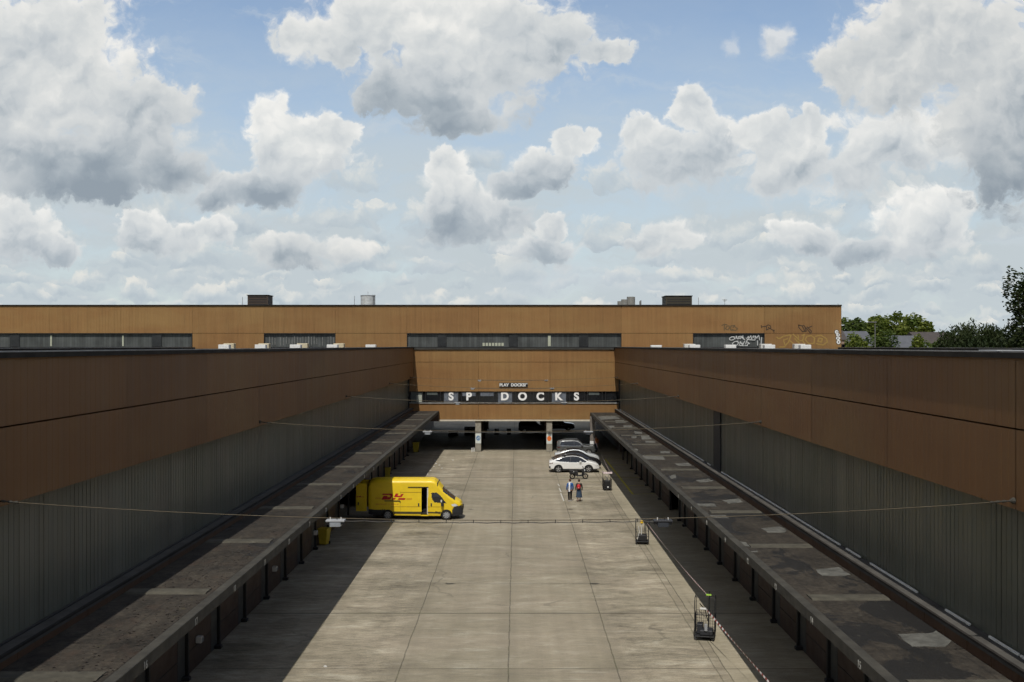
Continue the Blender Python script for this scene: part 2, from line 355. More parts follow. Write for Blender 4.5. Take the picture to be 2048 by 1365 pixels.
def felt_mat(name, east):
    m, b, bs = newmat(name); p = pos(b)
    a = b.noise(b.vm('MULTIPLY', p, (.35, .2, 1)), 1, 5, .6)
    c = b.noise(b.vm('MULTIPLY', p, (1.2, .9, 1)), 1, 7, .68)
    d = b.noise(p, 7, 5, .7)
    base = b.ramp(c, [(.28, (.020, .018, .015)), (.45, (.042, .036, .029)), (.6, (.058, .049, .038)), (.76, (.10, .09, .07))])
    k = b.m('ADD', b.lin(a, .3, .7, .60, 1.05), b.lin(d, .25, .75, -.48, .48))
    cc = b.vm('SCALE', base); b.put(cc.node.inputs['Scale'], k)
    s = b.n('ShaderNodeSeparateXYZ'); b.put(s.inputs[0], p); X, Y = s.outputs[0], s.outputs[1]
    # felt roll seams run along the canopy
    f = b.m('ABSOLUTE', b.m('SUBTRACT', b.m('FRACT', b.m('DIVIDE', b.m('ADD', X, b.m('MULTIPLY', c, .08)), .95)), .5))
    cc = b.mix(b.ss(f, .035, .01, 0, .55), cc, (.02, .018, .016))
    f2 = b.m('ABSOLUTE', b.m('SUBTRACT', b.m('FRACT', b.m('DIVIDE', b.m('ADD', Y, b.m('MULTIPLY', a, 1.2)), 2.7)), .5))
    cc = b.mix(b.ss(f2, .012, .004, 0, .4), cc, (.02, .018, .016))
    wet = b.ss(b.noise(b.vm('ADD', b.vm('MULTIPLY', p, (.45, .28, 1)), (5.3 if east else 1.7, 2.2, 0)), 1.0, 5, .62, .5), .52 if east else .57, .56 if east else .66, 0, .85)
    cc = b.mix(wet, cc, (.017, .017, .017))
    moss = b.ss(b.noise(b.vm('MULTIPLY', p, (1.5, 1.0, 1)), 2, 6, .75), .60, .72, 0, .6)
    cc = b.mix(moss, cc, (.075, .066, .03) if not east else (.09, .088, .07))
    if not east:
        rust = b.ss(b.noise(b.vm('ADD', b.vm('MULTIPLY', p, (1.2, .7, 1)), (9, 2, 0)), 1.1, 6, .7), .50, .70, 0, .5)
        cc = b.mix(rust, cc, (.060, .040, .029))
    b.put(bs.inputs['Base Color'], cc)
    b.put(bs.inputs['Roughness'], b.lin(wet, 0, .8, .9, .55))
    bs.inputs['Specular IOR Level'].default_value = .25
    bump(b, bs, b.m('ADD', c, d), .5, .03)
    return m
M_feltW = felt_mat("canopy_felt_west", False); M_feltE = felt_mat("canopy_felt_east", True)
M_ribm = plain("canopy_rib_felt", (.070, .064, .048), .9, var=.35, scale=2.5)
M_patch = plain("pale_felt_patch", (.105, .104, .092), .92, var=.5, scale=2.6)
M_ledge = plain("grey_ledge", (.088, .083, .075), .85, var=.25, scale=1.2, spec=.15)
M_doorb = plain("brown_door_panel", (.050, .029, .022), .65, var=.25, scale=1.0)
M_doorg = plain("grey_door_panel", (.042, .046, .046), .65, var=.2, scale=1.0)
M_yel = plain("van_yellow", (.79, .56, .016), .44, var=.07, scale=1.6, coat=.12)
M_red = plain("logo_red", (.42, .006, .012), .5, var=.03)
M_fade = plain("faded_orange_print", (.62, .26, .02), .5, var=.05)
M_tyre = plain("tyre_rubber", (.012, .012, .012), .85)
M_alloy = plain("alloy_rim", (.5, .5, .5), .35, metal=.7)
M_glass = plain("dark_car_glass", (.012, .014, .016), .08, var=.02, spec=.8)
M_roofg = plain("black_roof_panel", (.012, .012, .014), .5, spec=.2)
M_num = plain("worn_number_paint", (.38, .38, .35), .7, var=.2)
M_trim = plain("dark_plastic_trim", (.022, .023, .027), .6)
M_carw = plain("white_car_paint", (.78, .78, .76), .25, var=.02, coat=.6)
M_carb = plain("black_car_paint", (.015, .015, .017), .2, var=.02, coat=.8)
M_cars = plain("silver_car_paint", (.62, .65, .66), .25, metal=.2, var=.02, coat=.6)
M_carg = plain("grey_car_paint", (.10, .105, .105), .28, metal=.3, var=.03, coat=.6)
M_navy = plain("navy_truck_paint", (.022, .026, .045), .4, var=.1)
M_head = plain("headlight_glass", (.65, .67, .7), .1, var=.02, spec=.8)
M_binY = plain("yellow_bin_plastic", (.52, .40, .03), .55, var=.12)
M_skin = plain("skin", (.50, .30, .22), .5, var=.05)
M_hair = plain("dark_hair", (.035, .018, .012), .7)
M_hair2 = plain("brown_hair", (.09, .035, .02), .7)
M_orange = plain("orange_ink", (.75, .16, .02), .6, var=.06)
M_blueink = plain("blue_ink", (.12, .22, .38), .6, var=.2, scale=12)
M_paper = plain("poster_paper", (.62, .66, .62), .7, var=.06)
M_pane_d = plain("dark_window_glass", (.012, .013, .015), .12, var=.4, scale=.9, spec=.6)
M_pane_l = plain("window_with_pale_blind", (.13, .145, .17), .3, var=.3, scale=2.5)
M_pane_g = plain("grey_green_glass", (.09, .105, .10), .3, var=.15, scale=1)
M_pane_w = plain("whitened_pane", (.40, .42, .36), .5, var=.1)
M_lens = plain("lamp_lens", (.25, .27, .29), .25)
def frontglass(name):
    m, b, bs = newmat(name); p = pos(b)
    s = b.n('ShaderNodeSeparateXYZ'); b.put(s.inputs[0], p)
    w = b.n('ShaderNodeTexWhiteNoise', noise_dimensions='1D'); b.put(w.inputs['W'], b.m('FLOOR', b.m('DIVIDE', s.outputs[0], .30)))
    n = b.noise(b.vm('MULTIPLY', p, (.7, 1, .6)), 1, 5, .65)
    k = b.m('ADD', b.lin(w.outputs[0], 0, 1, .8, 1.2), b.lin(n, .3, .7, -.3, .3))
    f = b.m('ABSOLUTE', b.m('SUBTRACT', b.m('FRACT', b.m('DIVIDE', s.outputs[0], .30)), .5))
    cc = b.vm('SCALE', (.078, .084, .082)); b.put(cc.node.inputs['Scale'], k)
    cc = b.mix(b.ss(f, .42, .5, 0, .6), cc, (.012, .013, .014))
    b.put(bs.inputs['Base Color'], cc); bs.inputs['Roughness'].default_value = .35; bs.inputs['Specular IOR Level'].default_value = .25
    return m
M_fglass = frontglass("front_channel_glass")
def tape_mat():
    m, b, bs = newmat("red_white_tape"); p = pos(b); s = b.n('ShaderNodeSeparateXYZ'); b.put(s.inputs[0], p)
    f = b.m('FRACT', b.m('DIVIDE', s.outputs[1], .36))
    b.put(bs.inputs['Base Color'], b.mix(b.ss(f, .46, .54), (.26, .05, .04), (.8, .76, .74))); bs.inputs['Roughness'].default_value = .5
    return m
M_tape = tape_mat()
def leaf_mat(name, c1, c2):
    m, b, bs = newmat(name)
    w = b.noise(pos(b), .45, 3, .6); w2 = b.noise(pos(b), 5, 2)
    cc = b.mix(b.ss(w, .38, .62), c1, c2); cs = b.vm('SCALE', cc); b.put(cs.node.inputs['Scale'], b.lin(w2, .3, .7, .7, 1.35))
    b.put(bs.inputs['Base Color'], cs); bs.inputs['Roughness'].default_value = .65; bs.inputs['Specular IOR Level'].default_value = .2
    t = b.n('ShaderNodeBsdfTranslucent'); b.put(t.inputs[0], b.vm('MULTIPLY', cs, (1.1, 1.3, .6))); mx = b.n('ShaderNodeMixShader'); mx.inputs[0].default_value = .3
    o = [n for n in m.node_tree.nodes if n.type == 'OUTPUT_MATERIAL'][0]
    m.node_tree.links.new(bs.outputs[0], mx.inputs[1]); m.node_tree.links.new(t.outputs[0], mx.inputs[2]); m.node_tree.links.new(mx.outputs[0], o.inputs[0])
    return m
M_bark = plain("bark", (.06, .045, .032), .9, var=.3)
M_leafL = leaf_mat("leaf_light", (.15, .175, .035), (.085, .12, .026))
M_leafM = leaf_mat("leaf_mid", (.055, .085, .022), (.085, .115, .028))
M_leafD = leaf_mat("leaf_dark", (.024, .038, .013), (.042, .056, .02))
M_tile = plain("grey_roof_tile", (.095, .1, .115), .8, var=.15, scale=1.5)
M_tileR = plain("red_roof_tile", (.062, .052, .048), .85, var=.2, scale=1.5)
M_brick = plain("house_brick", (.28, .2, .15), .85, var=.15, scale=3)

# ------------------------------------------------------------------ mesh helpers
class MB:
    def __init__(s): s.v = []; s.f = []
    def quad(s, *p):
        i = len(s.v); s.v += [tuple(q) for q in p]; s.f.append(tuple(range(i, i + len(p)))); return s
    def box(s, x0, x1, y0, y1, z0, z1):
        i = len(s.v)
        s.v += [(x0, y0, z0), (x1, y0, z0), (x1, y1, z0), (x0, y1, z0), (x0, y0, z1), (x1, y0, z1), (x1, y1, z1), (x0, y1, z1)]
        s.f += [(i, i + 3, i + 2, i + 1), (i + 4, i + 5, i + 6, i + 7), (i, i + 1, i + 5, i + 4), (i + 1, i + 2, i + 6, i + 5), (i + 2, i + 3, i + 7, i + 6), (i + 3, i, i + 4, i + 7)]
        return s
    def bbox(s, x0, x1, y0, y1, z0, z1, b=.02):          # box with chamfered edges
        i = len(s.v)
        P_ = []
        for ax in range(3):
            for sa in (0, 1):
                for sb in (0, 1):
                    for sc in (0, 1):
                        lo = [x0, y0, z0]; hi = [x1, y1, z1]; sg = [sa, sb, sc]
                        q = []
                        for a in range(3):
                            v_ = hi[a] if sg[a] else lo[a]
                            if a != ax: v_ += -b if sg[a] else b
                            q.append(v_)
                        P_.append(tuple(q))
        import itertools
        bm = __import__('bmesh').new()
        vs = [bm.verts.new(q) for q in P_]
        r = __import__('bmesh').ops.convex_hull(bm, input=vs)
        bm.verts.index_update(); base = len(s.v)
        for v in bm.verts: s.v.append(tuple(v.co))
        for f in bm.faces: s.f.append(tuple(base + v.index for v in f.verts))
        bm.free(); return s
    def tube(s, pts, r, n=6, cap=True):
        pts = [Vector(p) for p in pts]; i0 = len(s.v)
        rr = r if isinstance(r, (list, tuple)) else [r] * len(pts)
        for k, p in enumerate(pts):
            d = (pts[min(k + 1, len(pts) - 1)] - pts[max(k - 1, 0)]).normalized()
            up = Vector((0, 0, 1)) if abs(d.z) < .9 else Vector((1, 0, 0))
            a = d.cross(up).normalized(); b = d.cross(a).normalized()
            for j in range(n):
                t = 2 * PI * j / n; s.v.append(tuple(p + (a * math.cos(t) + b * math.sin(t)) * rr[k]))
        for k in range(len(pts) - 1):
            for j in range(n):
                q = i0 + k * n; s.f.append((q + j, q + (j + 1) % n, q + n + (j + 1) % n, q + n + j))
        if cap:
            s.f.append(tuple(i0 + j for j in range(n))); s.f.append(tuple(i0 + (len(pts) - 1) * n + j for j in range(n))[::-1])
        return s
    def cyl(s, c0, c1, r0, r1=None, n=16): return s.tube([c0, c1], [r0, r1 if r1 is not None else r0], n)
    def poly(s, pts2, y, th=.01, plane='XZ'):           # extruded outline; faces -Y by default
        n = len(pts2); i = len(s.v)
        for k in (0, 1):
            for a, b in pts2: s.v.append((a, y - (th if k == 0 else 0), b))
        s.f.append(tuple(i + j for j in range(n))); s.f.append(tuple(i + n + j for j in range(n))[::-1])
        for j in range(n): s.f.append((i + j, i + n + j, i + n + (j + 1) % n, i + (j + 1) % n))
        return s
    def ribbon(s, pts, w, y, th=.01):                   # brush stroke on a wall facing -Y
        for (a, b) in zip(pts, pts[1:]):
            d = Vector((b[0] - a[0], b[1] - a[1])); L = d.length
            if L < 1e-5: continue
            d /= L; nrm = Vector((-d.y, d.x)) * w / 2; e = d * w * .35
            q = [(a[0] - e.x + nrm.x, a[1] - e.y + nrm.y), (a[0] - e.x - nrm.x, a[1] - e.y - nrm.y), (b[0] + e.x - nrm.x, b[1] + e.y - nrm.y), (b[0] + e.x + nrm.x, b[1] + e.y + nrm.y)]
            y -= .0004
            s.quad(*[(p[0], y - th, p[1]) for p in q])
        return s
    def mesh(s, name, m, smooth=False):
        me = bpy.data.meshes.new(name); me.from_pydata(s.v, [], s.f); me.update()
        if m: me.materials.append(m)
        if smooth:
            me.polygons.foreach_set('use_smooth', [True] * len(me.polygons))
            try: me.set_sharp_from_angle(angle=R(40))
            except Exception: pass
        return me
    def build(s, name, m, parent=None, smooth=False, loc=None):
        o = bpy.data.objects.new(name, s.mesh(name, m, smooth)); C.objects.link(o)
        if parent: o.parent = parent
        if loc: o.location = loc
        return o
def tag(o, label=None, cat=None, group=None, kind=None):
    if label: o['label'] = label
    if cat: o['category'] = cat
    if group: o['group'] = group
    if kind: o['kind'] = kind
    return o
def thing(name, label, cat, loc=(0, 0, 0), rz=0, group=None):
    o = bpy.data.objects.new(name, None); C.objects.link(o); o.location = loc; o.rotation_euler = (0, 0, rz)
    o.empty_display_size = .3
    return tag(o, label, cat, group)
def copy_tree(o, parent=None):
    c = o.copy(); C.objects.link(c)
    if parent: c.parent = parent
    for ch in list(o.children): copy_tree(ch, c)
    return c
def text_mesh(txt, size, bold=.0, depth=.01, align='CENTER', shear=0, sx=1.0):
    cu = bpy.data.curves.new("t", 'FONT'); cu.body = txt; cu.size = size; cu.offset = bold; cu.extrude = depth
    cu.align_x = align; cu.align_y = 'CENTER'; cu.shear = shear
    o = bpy.data.objects.new("t", cu); C.objects.link(o)
    dg = bpy.context.evaluated_depsgraph_get(); dg.update()
    me = bpy.data.meshes.new_from_object(o.evaluated_get(dg)); bpy.data.objects.remove(o)
    me.transform(Matrix.Diagonal((sx, 1, 1, 1))); me.transform(Matrix.Rotation(R(90), 4, 'X')); me.materials.clear()
    return me
def add_mesh(name, me, m, parent, loc=(0, 0, 0), rz=0):
    me.materials.append(m) if not me.materials else None
    o = bpy.data.objects.new(name, me); C.objects.link(o); o.parent = parent; o.location = loc; o.rotation_euler = (0, 0, rz)
    return o

# ------------------------------------------------------------------ setting
D = 118.5
g = MB().quad((-3000, -200, -.012), (3000, -200, -.012), (3000, 6000, -.012), (-3000, 6000, -.012)).build("ground", plain("far_ground", (.09, .10, .055), .95, var=.3, scale=.02))
tag(g, kind='structure')
g = MB()
for a, b_ in ((-10, 120), (120, 330)): g.quad((-14.6, a, 0), (14.6, a, 0), (14.6, b_, 0), (-14.6, b_, 0))
g.quad((-60, 156, -.004), (60, 156, -.004), (60, 330, -.004), (-60, 330, -.004))
tag(g.build("concrete_yard", M_yard), kind='structure')
M_yline = plain("worn_yellow_line", (.55, .48, .05), .8, var=.4, scale=4)
M_wline = plain("worn_white_line", (.5, .49, .44), .8, var=.25, scale=5)
def ribs(axis, a0, a1, base, out, z0, z1, pitch=.34, gw=.05, dep=.011):
    """ribbed sheet between a0..a1 along axis; base = plane coordinate, out = outward sign"""
    mb = MB(); n = max(1, round((a1 - a0) / pitch)); p = (a1 - a0) / n; prof = []
    for k in range(n):
        s_ = a0 + k * p
        prof += [(s_ + .002, base), (s_ + p - gw, base), (s_ + p - gw * .75, base - out * dep), (s_ + p - gw * .25, base - out * dep)]
    prof.append((a1 - .002, base - out * dep))
    for (u0, w0), (u1, w1) in zip(prof, prof[1:]):
        if axis == 'X': q = [(u0, w0, z0), (u1, w1, z0), (u1, w1, z1), (u0, w0, z1)]
        else: q = [(w0, u0, z0), (w1, u1, z0), (w1, u1, z1), (w0, u0, z1)]
        mb.quad(*q)
    # back sheet so that the panel has thickness
    bk = base - out * .12
    if axis == 'X': mb.quad((a0, bk, z0), (a1, bk, z0), (a1, bk, z1), (a0, bk, z1)); mb.quad((a0, base - out * dep, z0), (a1, base - out * dep, z0), (a1, bk, z0), (a0, bk, z0)); mb.quad((a0, base - out * dep, z1), (a1, base - out * dep, z1), (a1, bk, z1), (a0, bk, z1))
    else: mb.quad((bk, a0, z0), (bk, a1, z0), (bk, a1, z1), (bk, a0, z1)); mb.quad((base - out * dep, a0, z0), (base - out * dep, a1, z0), (bk, a1, z0), (bk, a0, z0)); mb.quad((base - out * dep, a0, z1), (base - out * dep, a1, z1), (bk, a1, z1), (bk, a0, z1))
    return mb
# ---- main hall across the end of the yard
XJ = [-4.30 + 8.09 * k for k in range(-9, 5)] + [36.75]
ZT, ZJ1, ZW0 = 16.52, 13.41, 11.86
hall = thing("warehouse_hall", "long ochre ribbed warehouse hall closing the end of the yard above an open driveway", "warehouse", (0, D, 0))
def hp(mb, name, m, smooth=False):       # hall part, built in world coordinates
    o = mb.build(name, m, hall, smooth); o.location = (0, -D, 0); return o
G_ = .009
def is_win(a): return -12.6 < a < 11.0 or 19.5 < a < 21 or -29 < a < -28 or a < -37
for a, b_ in zip(XJ, XJ[1:]):
    hp(ribs('X', a + G_, b_ - G_, D, -1, ZJ1 + .02, ZT), "upper_wall_panel", M_front)
    if not is_win(a): hp(ribs('X', a + G_, b_ - G_, D, -1, 11.0, ZJ1 - .02), "lower_wall_panel", M_front)
LX, RX = -11.66, 11.10     # face of the side wings
# between the wings the front goes down to the driveway
for a, b_ in ((LX - .5, -4.30), (-4.30, 3.79), (3.79, RX + .6)):
    hp(ribs('X', a + G_, b_ - G_, D, -1, 10.17, 11.55), "middle_wall_panel", M_front)
    hp(ribs('X', a + G_, b_ - G_, D, -1, 6.84, 10.13), "middle_wall_panel", M_front)
    hp(ribs('X', a + G_, b_ - G_, D, -1, 3.66, 5.44), "lower_wall_panel", M_front)
# strips of channel glass high in the front
def strip(a, b_, z0, z1, panes):
    f = hp(MB().box(a, b_, D + .02, D + .30, z1 - .07, z1).box(a, b_, D - .03, D + .30, z0 - .10, z0).box(a, a + .06, D + .02, D + .3, z0, z1 - .07).box(b_ - .06, b_, D + .02, D + .3, z0, z1 - .07), "window", M_black)
    g_ = MB().quad((a + .06, D + .26, z0), (b_ - .06, D + .26, z0), (b_ - .06, D + .26, z1 - .07), (a + .06, D + .26, z1 - .07)).build("glass_strip", M_fglass, f)
    for (p0, p1) in panes:
        MB().box(p0, p1, D + .16, D + .24, z0 + .04, z1 - .16).build("dark_sash", M_pane_d, f)
    return f
w1 = strip(-12.39, 11.86, ZW0, ZJ1, [((875 - VX) / 17.68, (893 - VX) / 17.68), ((1018 - VX) / 17.68, (1036 - VX) / 17.68), ((1158 - VX) / 17.68, (1177 - VX) / 17.68)])
M_lit = plain("painted_daylight", (.42, .44, .34), .7, var=.1)  # light showing from inside, put in as a pale surface colour
mbb = MB()
for k in range(7): mbb.box((965 + 6.3 * k - VX) / 17.68, (969.5 + 6.3 * k - VX) / 17.68, D + .19, D + .25, 11.97, 12.33)
mbb.build("painted_daylight_grid", M_lit, w1)
MB().box((1096 - VX) / 17.68, (1101.5 - VX) / 17.68, D + .19, D + .25, 11.95, 13.2).build("pale_strip", M_lit, w1)  # pale bar stands for a strip of light seen from inside
w2 = strip(20.0, 28.06, ZW0, ZJ1, [])
w3 = strip(-28.57, -20.48, ZW0, ZJ1, [])
fin = MB()
for k in range(24):
    x = -28.0 + k * .315 + random.uniform(-.02, .02)
    if k in (18, 20, 3): continue
    fin.box(x, x + .05, D + .21, D + .25, 12.0 + random.uniform(0, .2), 13.15 + random.uniform(-.3, 0))
fin.build("louvre_fin", plain("pale_fin_paint", (.22, .22, .21), .6, var=.4, scale=5), w3)
w4 = strip(-77.1, -36.7, ZW0, ZJ1, [((18 - VX) / 17.68, (38 - VX) / 17.68), ((303 - VX) / 17.68, (322 - VX) / 17.68)])
fin = MB()
for x in (99, 243): fin.box((x - VX) / 17.68, (x + 3 - VX) / 17.68, D + .2, D + .25, 11.95, 13.2)
fin.build("pale_strip", M_lit, w4)
# ledge under the long strip, band of office windows with lettering
hp(MB().box(LX - .5, RX + .6, D - .14, D + .1, 11.57, 11.74), "window_ledge", M_fascia)
hp(MB().box(LX - .5, RX + .6, D - .10, D - .02, 5.47, 5.58), "window_ledge", M_flash)
hp(MB().box(LX + .4, RX - .3, D - .06, D + .3, 3.50, 3.63), "soffit_flashing", M_cream)
zb0, zb1 = 5.58, 6.84
k0 = (902 - VX) / 17.68; step = 36.0 / 17.68
panes = {}
for i in range(-2, 11):
    c = k0 + (i) * step
    a, b_ = c - step / 2 + .22, c + step / 2 - .22
    a = max(a, LX - .3); b_ = min(b_, RX + .45)
    if b_ - a < .4: continue
    mt = {-2: M_pane_g, -1: M_pane_d, 0: M_pane_l, 3: M_pane_l, 6: M_pane_l}.get(i, M_pane_d)
    w = hp(MB().box(a - .06, a, D + .05, D + .2, zb0, zb1).box(b_, b_ + .06, D + .05, D + .2, zb0, zb1).box(a, b_, D + .05, D + .2, zb1 - .05, zb1), "window", M_black)
    MB().quad((a, D + .16, zb0), (b_, D + .16, zb0), (b_, D + .16, zb1 - .05), (a, D + .16, zb1 - .05)).build("pane", mt, w)
    if i in (1, 2): MB().box(a + .05, b_ - .05, D + .13, D + .15, zb0 + .72, zb1 - .1).build("roller_blind", M_pane_l, w)
    if i in (-1, 8): MB().box(a + .1, b_ - .3, D + .13, D + .15, zb0 + .85, zb1 - .1).build("roller_blind", M_pane_g, w)
    if i == -2: MB().box(b_ - .62, b_ - .02, D + .1, D + .15, zb0 + .05, zb1 - .42).build("white_board", M_pane_w, w)
hp(MB().box(LX - .5, RX + .6, D + .21, D + .4, 5.45, 6.9), "window_backing", M_pane_d)
# fabric of the hall: roof, coping, end walls, back wall, columns, ceiling over the driveway
hp(MB().box(-77, 36.78, D - .12, D + .35, ZT + .002, ZT + .12).box(36.5, 36.9, D + .35, D + 37, ZT + .002, ZT + .12), "coping", M_coping)
hp(MB().box(-77, 36.5, D + .35, D + 37, ZT - .4, ZT - .05), "roof", M_gravel)
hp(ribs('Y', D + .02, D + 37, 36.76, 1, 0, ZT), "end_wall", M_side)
hp(MB().box(-77, LX - .6, D + 36.8, D + 37, 0, ZT - .4).box(RX + .6, 36.5, D + 36.8, D + 37, 0, ZT - .4).box(LX - .6, RX + .6, D + 36.8, D + 37, 4.3, ZT - .4), "back_wall", M_side)
hp(MB().box(LX - .5, RX + .6, D + .42, D + 36.7, 4.0, 4.3), "driveway_ceiling", plain("ceiling_concrete", (.10, .1, .095), .9))
hp(MB().box(LX - .9, LX - .6, D + .2, D + 36.7, 0, 4), "driveway_wall", M_doorb)
hp(MB().box(RX + .6, RX + .9, D + .2, D + 36.7, 0, 4), "driveway_wall", M_doorb)
hp(MB().box(-77, LX - .6, D + .5, D + .8, 0, 11.8).box(RX + .7, 36.5, D + .5, D + .8, 0, 11.8).box(-77, 36.5, D + .5, D + .7, 11.8, ZT - .4), "inner_wall", M_dark)
M_ccol = M_concol; M_cbase = plain("column_rust_paint", (.16, .055, .03), .8)
for r_ in range(5):
    for xc in (-4.34, 3.72):
        yb = D - .05 if r_ == 0 else D + r_ * 8.07
        c = hp(MB().bbox(xc - .33, xc + .33, yb + .16, yb + .86, 0, 4.0, .03), "column", M_ccol if r_ == 0 else M_doorb)
# writing on the band of windows
M_letw = plain("letter_white", (.86, .86, .84), .6, var=.02)
sg = thing("window_lettering", "large white letters reading SP DOCKS on the dark window band", "sign", (0, D, 6.2))
for ch, px in zip("SPDOCKS", (902, 937.5, 1009.5, 1045, 1080.5, 1117, 1153)):
    me = text_mesh(ch, 1.22, .052, .012); add_mesh("letter", me, M_letw, sg, ((px - VX) / 17.68, .12, 0.03 + (692 - 0) * 0))
sg2 = thing("play_docks_sign", "small black sign board with white words PLAY DOCKS above the windows", "sign", ((1027 - VX) / 17.68, D, 7.57))
MB().bbox(-1.60, 1.62, -.12, -.02, -.24, .24, .02).build("board", M_black, sg2)
add_mesh("lettering", text_mesh("PLAY  DOCKS!*", .44, .022, .012, sx=1.04), M_white, sg2, (0, -.14, -.01))
# posters on the two columns
def poster(px, label, m, zc):
    t = thing("column_poster", label, "poster", ((px - VX) / 17.8, D + .11, zc))
    MB().box(-.31, .31, -.03, -.003, -.60, .52).build("paper", M_paper, t)
    mb = MB(); n = 20; mb.poly([(.25 * math.cos(2 * PI * k / n), .28 * math.sin(2 * PI * k / n)) for k in range(n)], -.034, .004)
    mb.build("disc", m, t)
    return t
p1 = poster(956, "pale poster with a blue disc on the left concrete column", M_blueink, 1.55)
MB().ribbon([(-.12, -.1), (0, .02), (.1, .12), (.12, -.05)], .05, -.04, .002).build("emblem", M_paper, p1)
poster(1099, "pale poster with an orange disc on the right concrete column", M_orange, 1.50)
for k, x in enumerate((943.5, 947.5)):
    b_ = thing("bollard", ("left" if k == 0 else "right") + " one of two short pale posts beside the left column", "bollard", ((x - VX) / 17.75, D + .15 + .25 * k, 0), group="short pale posts by the column")
    MB().cyl((0, 0, 0), (0, 0, .42), .085, n=10).build("post", M_offw, b_, True); MB().cyl((0, 0, .421), (0, 0, .46), .09, n=10).build("cap", M_ltgrey, b_, True)
# graffiti on the hall front (zoomed tracing -> wall coordinates)
def zg(x, y): return ((1440 + x / 7.877 - VX) / 17.68, H - (640 + y / 7.877 - VY) / 17.68)
def graffiti(strokes, w, m, y, name="graffiti"):
    mb = MB()
    for st in strokes: mb.ribbon([zg(*q) for q in st], w, y)
    return hp(mb, name, m)
Wt = [[(230, 268), (190, 268), (155, 290), (155, 312), (180, 322), (220, 312), (236, 290), (215, 268)], [(240, 300), (262, 255), (275, 300)], [(245, 285), (275, 285)],
      [(318, 262), (290, 270), (312, 290), (285, 302)], [(325, 300), (335, 258), (352, 290), (365, 250), (370, 305)], [(425, 300), (450, 262), (460, 295), (425, 330)],
      [(455, 300), (490, 250), (500, 300)], [(505, 295), (530, 255), (545, 262)], [(512, 278), (535, 280)], [(555, 320), (560, 255), (585, 290), (612, 238), (630, 318)], [(430, 310), (550, 320)],
      [(290, 335), (230, 345), (200, 375), (215, 405), (270, 400), (300, 360), (270, 345)], [(305, 400), (325, 345), (360, 400), (390, 340)], [(310, 370), (370, 372)],
      [(385, 405), (435, 408), (440, 380), (470, 375), (420, 340), (410, 385)], [(300, 402), (390, 408)], [(350, 270), (395, 320)], [(595, 330), (597, 400)], [(660, 280), (650, 400)]]
graffiti(Wt, .085, plain("white_spray", (.55, .56, .55), .7), D + .15)
graffiti([[(650, 90), (655, 125)], [(655, 110), (720, 105), (760, 80), (795, 95), (800, 130), (730, 160), (735, 110)], [(760, 120), (850, 175), (855, 160)], [(845, 165), (850, 200)],
          [(1240, 80), (1240, 120), (1300, 190)], [(1240, 85), (1290, 95), (1340, 180)], [(1300, 95), (1320, 90), (1430, 215), (1440, 180), (1370, 110)], [(1380, 130), (1450, 100)], [(1330, 100), (1360, 180), (1300, 185)]],
         .10, plain("black_spray", (.055, .032, .016), .7), D - .003)
graffiti([[(30, 90), (70, 70), (110, 80)], [(70, 75), (65, 165)], [(110, 100), (85, 140), (120, 160), (150, 130), (140, 95), (115, 100)], [(170, 100), (165, 160), (215, 155)], [(175, 95), (230, 90), (205, 125)], [(235, 110), (275, 140), (250, 168), (180, 165)]],
         .11, plain("faded_spray", (.13, .085, .038), .8), D - .003)
M_ysp = plain("faded_yellow_spray", (.33, .21, .055), .8)
graffiti([[(890, 275), (930, 300), (1000, 260), (1100, 240)], [(940, 430), (1010, 430), (1080, 350), (1120, 240)], [(1020, 390), (1000, 320), (1060, 300)], [(1150, 230), (1220, 290), (1250, 380), (1180, 300)],
          [(1290, 250), (1330, 230), (1300, 330), (1330, 380), (1290, 390)], [(1370, 260), (1340, 310), (1400, 380), (1480, 370), (1490, 290), (1440, 250), (1370, 260)],
          [(1500, 260), (1590, 245), (1680, 300), (1690, 350), (1620, 400), (1520, 380)], [(1560, 290), (1540, 340), (1600, 350), (1610, 300), (1560, 290)], [(1100, 330), (1160, 380)], [(1230, 240), (1240, 330), (1280, 330)]],
         .14, M_ysp, D - .003)
graffiti([[(-1400 + 100 * 7.877 / 7.877, 0), (-1399, 0)]], .01, M_ysp, D - .003) if False else None
def loop(cx, cy, rx, ry): return [(cx + rx * math.cos(t * PI / 6), cy + ry * math.sin(t * PI / 6)) for t in range(13)]
def disc(cx, cy, rx, ry, y, mb):
    q = [zg(cx + rx * math.cos(t * PI / 8), cy + ry * math.sin(t * PI / 8)) for t in range(16)]; mb.poly([(x, z) for x, z in q[::-1]], y, .004)
bub = ((1836, 192, 30, 30, .3), (1858, 238, 33, 24, .3), (1860, 290, 36, 28, -.2), (1866, 350, 32, 36, .1))
mb = MB()
for k, (x, y, rx_, ry_, o_) in enumerate(bub): disc(x, y, rx_ + 7, ry_ + 7, D - .003, mb)
gr_ = hp(mb, "graffiti", M_black)
mb = MB()
for k, (x, y, rx_, ry_, o_) in enumerate(bub): disc(x, y, rx_ - 1, ry_ - 1, D - .012 - .002 * k, mb)
hp(mb, "graffiti", M_white)
mb = MB()
for k, (x, y, rx_, ry_, o_) in enumerate(bub): disc(x + o_ * 20, y, rx_ * .28, ry_ * .38, D - .022 - .002 * k, mb)
hp(mb, "graffiti", M_black)
